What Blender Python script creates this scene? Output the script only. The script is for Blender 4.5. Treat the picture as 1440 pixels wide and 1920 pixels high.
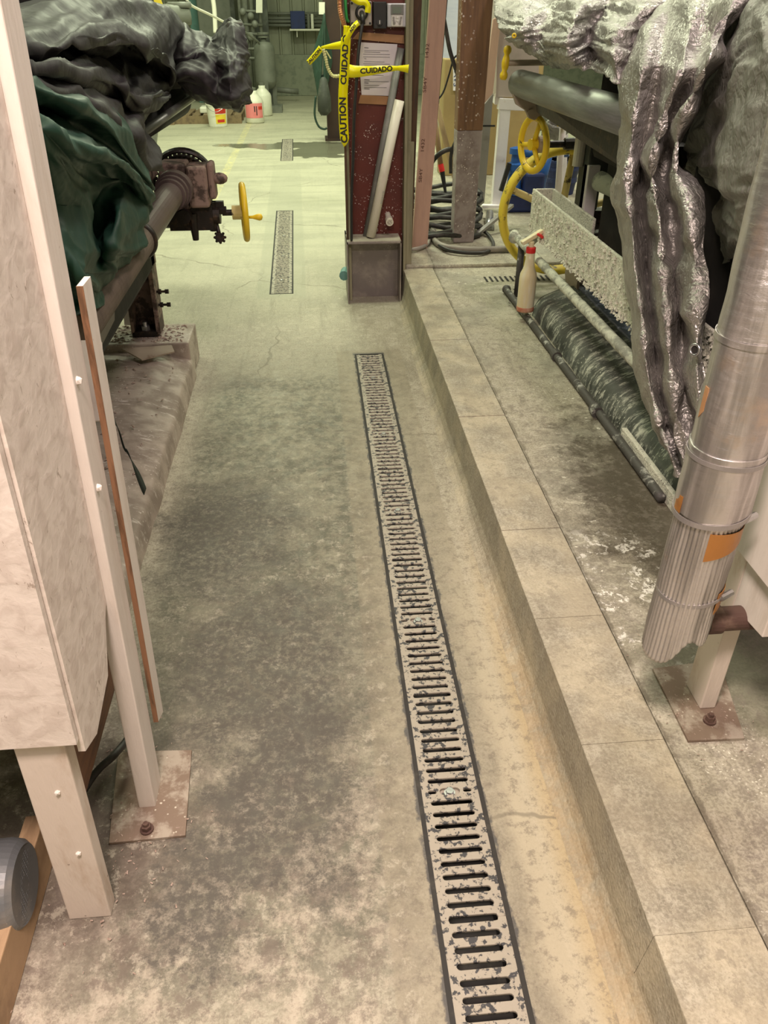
import bpy, bmesh, math, random
from mathutils import Vector, Matrix, noise
random.seed(7)
S = bpy.context.scene
for o in list(bpy.data.objects): bpy.data.objects.remove(o)
COL = S.collection
R = math.radians
# ------------------------------------------------------------------ camera
F = 1450.0; CH = 1.56; TH = math.atan(945 / F); YAW = R(4.9)
cam_d = bpy.data.cameras.new('camera'); cam = bpy.data.objects.new('camera', cam_d); COL.objects.link(cam)
cam.location = (0, 0, CH); cam.rotation_euler = (math.pi / 2 - TH, 0, -YAW)
cam_d.sensor_fit = 'VERTICAL'; cam_d.sensor_height = 36; cam_d.lens = 36 * F / 1920; cam_d.clip_start = .05
S.camera = cam
# ------------------------------------------------------------------ world, exposure
S.view_settings.view_transform = 'Standard'; S.view_settings.look = 'None'
S.view_settings.gamma = 1; S.view_settings.use_curve_mapping = False
S.view_settings.exposure = 0.08
W = bpy.data.worlds.new('world'); S.world = W; W.use_nodes = True
W.node_tree.nodes['Background'].inputs[0].default_value = (.9, 1, .86, 1)
W.node_tree.nodes['Background'].inputs[1].default_value = .3
def area(name, loc, size, power, col, rot=(0, 0, 0)):
    l = bpy.data.lights.new(name, 'AREA'); l.shape = 'RECTANGLE'; l.size, l.size_y = size
    l.energy = power; l.color = col
    o = bpy.data.objects.new(name, l); COL.objects.link(o); o.location = loc; o.rotation_euler = rot
GREEN = (.93, 1, .70); WARM = (1, .85, .74); PINK = (1, .82, .80)
area('lamp_near', (-.22, .05, 2.9), (.45, .35), 98, (1, .80, .71))
area('lamp_near_right', (1.2, 1.2, 4.3), (.4, 1.6), 70, PINK)
area('lamp_near_left', (-.9, -.9, 3.9), (.5, .9), 32, PINK)
for i, (x, y, p, c) in enumerate([(-.3, 4.6, 80, GREEN), (.2, 7.6, 115, GREEN), (-.6, 10.8, 150, GREEN), (3.2, 6.0, 100, (1, .93, .80)),
                                  (-3.4, 5.5, 50, GREEN), (-.6, 14.6, 60, GREEN), (3.4, 11, 90, GREEN), (-4, 11, 80, GREEN)]):
    area('lamp_row', (x, y, 4.4), (1.3, .35), p, c)
# ------------------------------------------------------------------ pixel helpers (the lens of the photograph)
_f = Vector((math.sin(YAW) * math.cos(TH), math.cos(YAW) * math.cos(TH), -math.sin(TH)))
_r = Vector((math.cos(YAW), -math.sin(YAW), 0)); _u = _r.cross(_f)
def ray(x, y): return _f + _r * ((x - 720) / F) + _u * ((960 - y) / F)
O = Vector((0, 0, CH))
def aY(x, y, Y): d = ray(x, y); return O + d * (Y / d.y)
def aX(x, y, X): d = ray(x, y); return O + d * (X / d.x)
def aZ(x, y, z=0): d = ray(x, y); return O + d * ((z - CH) / d.z)
# ------------------------------------------------------------------ node materials
class NT:
    def __init__(s, name):
        s.m = bpy.data.materials.new(name); s.m.use_nodes = True; s.t = s.m.node_tree
        s.b = s.t.nodes['Principled BSDF']
    def n(s, ty, **k):
        nd = s.t.nodes.new(ty)
        for a, v in k.items(): setattr(nd, a, v)
        return nd
    def put(s, sock, v):
        if isinstance(v, bpy.types.NodeSocket): s.t.links.new(v, sock)
        elif isinstance(v, (int, float)):
            sock.default_value = v if sock.type == 'VALUE' else (v, v, v, 1)[:len(sock.default_value)]
        else:
            sock.default_value = tuple(v) if len(sock.default_value) == len(v) else tuple(v) + (1,)
    def pos(s): return s.n('ShaderNodeNewGeometry').outputs['Position']
    def obj(s): return s.n('ShaderNodeTexCoord').outputs['Object']
    def scale(s, vec, sc):
        nd = s.n('ShaderNodeVectorMath', operation='MULTIPLY'); s.put(nd.inputs[0], vec); nd.inputs[1].default_value = sc; return nd.outputs[0]
    def noise(s, vec, sc, det=4, dist=0, rough=.55):
        nd = s.n('ShaderNodeTexNoise'); s.put(nd.inputs['Vector'], vec)
        nd.inputs['Scale'].default_value = sc; nd.inputs['Detail'].default_value = det
        nd.inputs['Distortion'].default_value = dist; nd.inputs['Roughness'].default_value = rough
        return nd.outputs[0]
    def vor(s, vec, sc, feature='F1', out='Distance', rnd=1):
        nd = s.n('ShaderNodeTexVoronoi', feature=feature); s.put(nd.inputs['Vector'], vec)
        nd.inputs['Scale'].default_value = sc; nd.inputs['Randomness'].default_value = rnd; return nd.outputs[out]
    def wave(s, vec, sc, dist=0, direction='X'):
        nd = s.n('ShaderNodeTexWave', bands_direction=direction); s.put(nd.inputs['Vector'], vec)
        nd.inputs['Scale'].default_value = sc; nd.inputs['Distortion'].default_value = dist; return nd.outputs['Fac']
    def ramp(s, v, lo, hi, a=0., b=1.):
        nd = s.n('ShaderNodeMapRange', interpolation_type='SMOOTHSTEP'); s.put(nd.inputs[0], v)
        nd.inputs[1].default_value = lo; nd.inputs[2].default_value = hi; nd.inputs[3].default_value = a; nd.inputs[4].default_value = b
        return nd.outputs[0]
    def ma(s, op, a, b=0.):
        nd = s.n('ShaderNodeMath', operation=op); s.put(nd.inputs[0], a); s.put(nd.inputs[1], b); return nd.outputs[0]
    def mul(s, *a):
        r = a[0]
        for x in a[1:]: r = s.ma('MULTIPLY', r, x)
        return r
    def mix(s, f, a, b, mode='MIX'):
        nd = s.n('ShaderNodeMix', data_type='RGBA', blend_type=mode); s.put(nd.inputs[0], f); s.put(nd.inputs[6], a); s.put(nd.inputs[7], b)
        return nd.outputs[2]
    def xyz(s, v):
        nd = s.n('ShaderNodeSeparateXYZ'); s.put(nd.inputs[0], v); return nd.outputs
    def bump(s, h, st=.3, d=.01):
        nd = s.n('ShaderNodeBump'); nd.inputs['Strength'].default_value = st; nd.inputs['Distance'].default_value = d
        s.put(nd.inputs['Height'], h); s.t.links.new(nd.outputs[0], s.b.inputs['Normal'])
    def end(s, col, rough=.6, metal=0.):
        s.put(s.b.inputs['Base Color'], col); s.put(s.b.inputs['Roughness'], rough); s.put(s.b.inputs['Metallic'], metal); return s.m
def mk(name, c1, c2=None, sc=6, lo=.45, hi=.65, rough=.6, metal=0, bs=.25, bsc=40, dots=None, st=(1, 1, 1), det=5, bd=.004):
    m = NT(name); p = m.scale(m.obj(), st); c2 = c2 or tuple(x * .7 for x in c1)
    f = m.ramp(m.noise(p, sc, det + 3, .15, .65), lo, hi); col = m.mix(f, c1, c2)
    if dots:
        dc, ds, dt = dots
        q = m.vor(m.obj(), ds); w = m.noise(m.obj(), ds * .13, 2)
        k = m.ma('MULTIPLY', m.ramp(q, dt, dt * .7), m.ramp(w, .45, .6)); col = m.mix(k, col, dc)
    if bs: m.bump(m.noise(p, bsc, 5), bs, bd)
    return m.end(col, rough, metal)
def concrete_core(m, P, x, y):
    n1 = m.noise(P, 1.6, 8, .15, .65); n2 = m.noise(P, 16, 12, .15, .72); n3 = m.noise(P, 150, 5, 0, .7); st = m.noise(m.scale(P, (7, .8, 1)), 2.2, 9, .6, .7)
    c = m.mix(m.ramp(n1, .38, .62), (.43, .395, .30), (.33, .30, .225))
    c = m.mix(m.mul(m.ramp(n2, .48, .60), .75), c, (.50, .465, .37)); c = m.mix(m.mul(m.ramp(st, .50, .66), .6), c, (.235, .21, .155))
    c = m.mix(m.mul(m.ramp(m.noise(P, 38, 9, .15, .8), .50, .62), .55), c, (.22, .195, .15))
    c = m.mix(m.mul(m.ramp(n3, .46, .62), .40), c, (.18, .16, .125)); c = m.mix(m.mul(m.ramp(n3, .54, .40), .28), c, (.58, .54, .44))
    return c, n2, n3
def floor_mat():
    m = NT('floor_concrete'); P = m.pos(); x, y, z = m.xyz(P); c, n2, n3 = concrete_core(m, P, x, y)
    far = m.ramp(y, 4, 7); c = m.mix(m.mul(far, .6), c, m.mix(m.ramp(m.noise(m.scale(P, (.5, 2, 1)), 1.6, 6, 1), .4, .65), (.53, .53, .39), (.40, .405, .30)))
    # dark worn stains down the aisle
    reg = m.mul(m.ramp(x, -.62, -.4), m.ramp(x, .24, .0), m.ramp(y, 4.0, 3.0), m.ramp(y, .62, 1.0))
    s1 = m.ramp(m.noise(P, 3.4, 12, .15, .75), .42, .56); s2 = m.ramp(m.noise(P, 24, 12, .15, .8), .44, .56)
    c = m.mix(m.mul(reg, .6), c, (.205, .19, .135)); c = m.mix(m.mul(reg, s1, .5), c, (.11, .10, .075)); c = m.mix(m.mul(m.ramp(reg, 0, .6), s2, .5), c, (.085, .075, .06)); c = m.mix(m.mul(m.ramp(reg, 0, .6), s1, s2, .8), c, (.045, .04, .034))
    c = m.mix(m.mul(m.ramp(x, -.62, -.5), m.ramp(x, .5, .3), m.ramp(y, 4.4, 3.6), .3), c, (.235, .235, .16))
    # scaled light patches and dark smears in the foreground
    r2 = m.mul(m.ramp(y, 1.5, 1.1), m.ramp(x, .2, .0)); c = m.mix(m.mul(r2, m.ramp(m.noise(P, 7, 12, .15, .8), .46, .58), .6), c, (.52, .455, .36))
    c = m.mix(m.mul(r2, m.ramp(m.noise(P, 10, 12, .15, .82), .50, .58), .7), c, (.15, .12, .095))
    # smooth trowelled strips each side of the trench drain
    dx = m.ma('ABSOLUTE', m.ma('SUBTRACT', x, .256)); strip = m.mul(m.ramp(dx, .178, .168), m.ramp(y, 4.02, 3.98))
    c = m.mix(m.mul(strip, .5), c, m.mix(m.ramp(m.noise(P, 9, 8, .15, .7), .4, .6), (.31, .27, .19), (.22, .19, .135)))
    edge = m.mul(m.ramp(m.ma('ADD', dx, m.mul(m.ma('SUBTRACT', n2, .5), .045)), .086, .080), m.ramp(y, 3.98, 3.94)); c = m.mix(m.mul(edge, m.ramp(m.noise(P, 12, 8, .1, .7), .42, .52), .85), c, (.055, .055, .06))
    d2 = m.ma('ABSOLUTE', m.ma('ADD', m.ma('ADD', x, .175), m.mul(y, .0127))); st2 = m.mul(m.ramp(d2, .17, .15), m.ramp(y, 4.9, 5.0), m.ramp(y, 11, 8)); c = m.mix(m.mul(st2, .45), c, (.33, .33, .25))
    # ochre rust wash along the foot of the kerb
    wob = m.mul(m.ma('SUBTRACT', m.noise(P, 3, 4), .5), .16); xx = m.ma('ADD', x, wob)
    och = m.mul(m.ramp(xx, .36, .42), m.ramp(y, 2.6, 1.3)); c = m.mix(m.mul(och, .75), c, m.mix(m.ramp(x, .43, .49), (.50, .445, .32), (.46, .36, .20)))
    c = m.mix(m.mul(m.ramp(x, .488, .505), m.ramp(y, 1.9, 1.2), m.ramp(m.noise(m.scale(P, (1, .35, 1)), 12, 6), .4, .6), .8), c, (.30, .19, .075))
    # darker floor round the enclosure feet
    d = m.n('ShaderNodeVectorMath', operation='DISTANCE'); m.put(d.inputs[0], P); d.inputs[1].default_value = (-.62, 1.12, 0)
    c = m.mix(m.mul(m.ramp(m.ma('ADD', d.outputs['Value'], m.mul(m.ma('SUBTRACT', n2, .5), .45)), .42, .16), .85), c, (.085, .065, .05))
    c = m.mix(m.mul(m.ramp(m.noise(P, 30, 12, .1, .82), .50, .60), m.ramp(y, 5, 3), .6), c, (.17, .145, .11)); c = m.mix(m.mul(m.ramp(m.noise(P, 21, 12, .1, .82), .53, .60), m.ramp(y, 4, 2), m.ramp(x, .2, .1), .45), c, (.52, .48, .38))
    for cx_, cy_, rr_ in ((-.20, 1.62, .36), (-.12, 1.20, .24), (-.36, 2.3, .34), (-.30, .98, .16)):
        d = m.n('ShaderNodeVectorMath', operation='DISTANCE'); m.put(d.inputs[0], m.scale(P, (1, .7, 1))); d.inputs[1].default_value = (cx_, cy_ * .7, 0)
        k_ = m.ramp(m.ma('ADD', d.outputs['Value'], m.mul(m.ma('SUBTRACT', m.noise(P, 6, 12, .1, .8), .5), .75)), rr_, rr_ * .45)
        c = m.mix(m.mul(k_, m.ramp(m.noise(P, 45, 10, .1, .8), .40, .56, .35, .95)), c, (.085, .076, .062))
    # hairline cracks
    wv = m.n('ShaderNodeVectorMath', operation='ADD'); nz = m.n('ShaderNodeTexNoise'); m.put(nz.inputs['Vector'], P); nz.inputs['Scale'].default_value = 2.5; nz.inputs['Detail'].default_value = 6
    m.put(wv.inputs[0], P); m.put(wv.inputs[1], m.scale(nz.outputs['Color'], (.35, .35, 0)))
    ck = m.vor(wv.outputs[0], .55, 'DISTANCE_TO_EDGE'); c = m.mix(m.mul(m.ramp(ck, .004, .001), m.ramp(m.noise(P, .9, 2), .45, .55), .6), c, (.16, .14, .10))
    # faded yellow line and wet patch
    c = m.mix(m.mul(m.ramp(m.ma('ABSOLUTE', m.ma('ADD', x, .98)), .05, .04), m.ramp(y, 7, 8), m.ramp(n2, .42, .6), .5), c, (.75, .66, .25))
    pw = m.n('ShaderNodeVectorMath', operation='DISTANCE'); m.put(pw.inputs[0], m.scale(P, (1, .75, 1))); pw.inputs[1].default_value = (.1, 8.3, 0)
    pw2 = m.n('ShaderNodeVectorMath', operation='DISTANCE'); m.put(pw2.inputs[0], m.scale(P, (.45, 1.3, 1))); pw2.inputs[1].default_value = (-.05, 15.0, 0)
    dd = m.ma('MINIMUM', pw.outputs['Value'], pw2.outputs['Value'])
    wet = m.ramp(m.ma('ADD', dd, m.mul(m.ma('SUBTRACT', m.noise(P, 2.2, 5), .5), 1.1)), .46, .40)
    c = m.mix(m.mul(wet, .8), c, (.13, .13, .09))
    m.bump(m.mix(.5, n3, n2), .35, .004)
    return m.end(c, m.mix(wet, m.ramp(n2, .3, .7, .5, .8), .12))
def slab_mat():
    m = NT('slab_concrete'); P = m.pos(); x, y, z = m.xyz(P); c, n2, n3 = concrete_core(m, P, x, y)
    c = m.mix(m.mul(m.ramp(m.noise(P, 3, 8, .15), .45, .62), m.ramp(y, 1.3, 2.2), .6), c, (.26, .25, .2))
    c = m.mix(m.mul(m.ramp(x, .535, .56), m.ramp(x, .74, .70), m.ramp(m.noise(P, 6, 6), .4, .6), .5), c, (.58, .51, .36))
    P2 = m.scale(P, (1, 1.5, 1)); nz = m.n('ShaderNodeTexNoise'); m.put(nz.inputs['Vector'], P); nz.inputs['Scale'].default_value = 30; nz.inputs['Detail'].default_value = 4; wv = m.n('ShaderNodeVectorMath', operation='ADD'); m.put(wv.inputs[0], P2); m.put(wv.inputs[1], m.scale(nz.outputs['Color'], (.05, .05, .05))); PD = wv.outputs[0]
    q = m.vor(PD, 17); k = m.mul(m.ramp(q, .15, .11), m.ramp(m.noise(P, 2.6, 3), .52, .60), m.ramp(y, 1.2, 1.8)); c = m.mix(k, c, (.85, .83, .70))
    q = m.vor(PD, 75); k = m.mul(m.ramp(q, .24, .15), m.ramp(m.noise(P, 4.5, 6, .15), .5, .58)); c = m.mix(k, c, (.74, .72, .60))
    for sy, lo in ((.7, .55), (2.2, .52)):
        c = m.mix(m.mul(m.ramp(m.noise(m.scale(P, (1, sy, 1)), 8, 12, .9, .82), lo, lo + .07), m.ramp(x, .6, .85), m.ramp(y, 3.2, 2.6), m.ramp(y, .9, 1.3), .65), c, (.60, .57, .45))
    d = m.n('ShaderNodeVectorMath', operation='DISTANCE'); m.put(d.inputs[0], m.scale(P, (1, .36, 1))); d.inputs[1].default_value = (1.06, .76, .17)
    mold = m.ramp(m.ma('ADD', d.outputs['Value'], m.mul(m.ma('SUBTRACT', m.noise(P, 9, 12, .15, .8), .5), .8)), .30, .12)
    c = m.mix(m.mul(mold, .9), c, (.065, .05, .032))
    d = m.n('ShaderNodeVectorMath', operation='DISTANCE'); m.put(d.inputs[0], P); d.inputs[1].default_value = (1.0, 1.35, .17)
    gr = m.ramp(m.ma('ADD', d.outputs['Value'], m.mul(m.ma('SUBTRACT', n2, .5), .35)), .34, .12); c = m.mix(m.mul(gr, .75), c, (.13, .13, .085))
    d = m.n('ShaderNodeVectorMath', operation='DISTANCE'); m.put(d.inputs[0], m.scale(P, (1, .8, 1))); d.inputs[1].default_value = (.84, 1.33, .17)
    c = m.mix(m.mul(m.ramp(m.noise(P, 34, 8, .15, .7), .535, .575), m.ramp(d.outputs['Value'], .30, .12), m.ramp(m.noise(P, 7, 4), .45, .55)), c, (.86, .84, .76))
    c = m.mix(m.mul(m.ramp(m.noise(P, 26, 12, .1, .8), .50, .60), .6), c, (.20, .175, .14)); ey = m.ma('ABSOLUTE', m.ma('SUBTRACT', x, .742)); c = m.mix(m.mul(m.ramp(m.ma('ADD', ey, m.mul(m.ma('SUBTRACT', n2, .5), .05)), .008, .001), .6), c, (.12, .10, .07))
    m.bump(m.mix(.5, n3, n2), .5, .005)
    return m.end(c, m.ramp(n2, .3, .7, .45, .8))
def kerb_mat():
    m = NT('kerb_concrete'); P = m.pos(); x, y, z = m.xyz(P); c, n2, n3 = concrete_core(m, P, x, y)
    c = m.mix(m.mul(m.ramp(m.noise(P, 7, 6), .42, .6), .55), c, (.60, .53, .38))
    pores = m.ramp(m.vor(P, 150), .28, .12); c = m.mix(m.mul(pores, m.ramp(n2, .4, .6), .35), c, (.2, .17, .13)); c = m.mix(m.mul(m.ramp(m.noise(P, 3, 10, .15, .75), .45, .6), .45), c, (.30, .26, .19))
    side = m.ramp(z, .171, .168); c = m.mix(m.mul(m.ramp(x, .60, .54), m.ramp(z, .169, .1715), m.ramp(m.noise(P, 14, 12, .15, .75), .48, .56), .7), c, (.56, .52, .40)); c = m.mix(m.mul(m.ramp(m.noise(P, 28, 12, .1, .8), .50, .60), .55), c, (.24, .21, .16)); c = m.mix(m.mul(side, .12), c, (.36, .335, .235))
    c = m.mix(m.mul(m.ramp(z, .07, .02), m.ramp(y, 2.4, 1.4), m.ramp(n2, .35, .6), .45), c, (.42, .29, .14))
    m.bump(m.mix(.5, n3, m.vor(P, 120)), .6, .004)
    return m.end(c, .75)
def plinth_mat(name, a, b, w, amt=.62):
    m = NT(name); P = m.pos(); x, y, z = m.xyz(P)
    stv = m.scale(P, (2.2, 7, 3)); n = m.noise(stv, 4.5, 12, .2, .8); n2 = m.noise(P, 7, 9, .2)
    c = m.mix(m.ramp(n2, .4, .62), a, b); c = m.mix(m.ramp(n, amt - .06, amt + .05), c, w)
    q = m.vor(P, 55); c = m.mix(m.mul(m.ramp(q, .22, .14), m.ramp(m.noise(P, 5, 3), .48, .56)), c, w)
    m.bump(n, .5, .006); return m.end(c, m.ramp(n2, .4, .6, .35, .7))
def tarp_mat(name, c1, c2, rough, metal, weave=260, crink=.45, csc=16):
    m = NT(name); p = m.obj(); n = m.noise(p, 5, 6, .8)
    col = m.mix(m.ramp(n, .42, .66), c1, c2)
    wv = m.n('ShaderNodeVectorMath', operation='ADD'); nz = m.n('ShaderNodeTexNoise'); m.put(nz.inputs['Vector'], p); nz.inputs['Scale'].default_value = csc * .8; nz.inputs['Detail'].default_value = 3
    m.put(wv.inputs[0], p); m.put(wv.inputs[1], m.scale(nz.outputs['Color'], (.1, .1, .1)))
    cr = m.ramp(m.vor(wv.outputs[0], csc, 'DISTANCE_TO_EDGE'), 0, .25); cr2 = m.ramp(m.vor(wv.outputs[0], csc * 2.7, 'DISTANCE_TO_EDGE'), 0, .3)
    h = m.ma('ADD', m.ma('ADD', cr, m.mul(cr2, .5)), m.mul(m.noise(p, csc * 5, 6, 1), .7))
    m.bump(h, crink, .008); return m.end(col, m.ramp(n, .35, .65, rough - .08, rough + .12), metal)
def foil_mat():
    m = NT('duct_foil'); p = m.obj(); x, y, z = m.xyz(p)
    n = m.noise(m.scale(p, (14, 14, 1.2)), 2, 5, .4); w = m.wave(m.scale(p, (.3, .3, 1)), 18, 3.5, 'Z')
    col = m.mix(m.ramp(n, .4, .62), (.72, .69, .68), (.42, .40, .39))
    col = m.mix(m.mul(m.ramp(m.noise(p, 9, 6), .58, .68), .6), col, (.62, .5, .4))
    m.bump(m.ma('ADD', m.mul(w, .18), m.noise(m.scale(p, (1, 1, 3)), 30, 8, .3, .7)), .5, .004); return m.end(col, .33, .85)
def osb_mat():
    m = NT('painted_osb'); p = m.obj()
    f = m.n('ShaderNodeTexNoise'); m.put(f.inputs['Vector'], m.scale(p, (1, 1, 1))); f.inputs['Scale'].default_value = 30; f.inputs['Detail'].default_value = 9; f.inputs['Distortion'].default_value = .35
    fl = m.vor(m.scale(p, (2.2, 1, 1)), 55, 'F1', 'Color'); fx = m.xyz(fl)
    col = m.mix(m.ramp(f.outputs[0], .45, .62), (.76, .69, .62), (.66, .585, .52)); col = m.mix(m.mul(m.ramp(m.noise(m.scale(p, (1, 1, .45)), 60, 6, .5, .75), .62, .66), .7), col, (.30, .23, .18))
    m.bump(m.ma('ADD', m.mul(fx[0], .12), f.outputs[0]), .5, .004); return m.end(col, .65)
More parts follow.
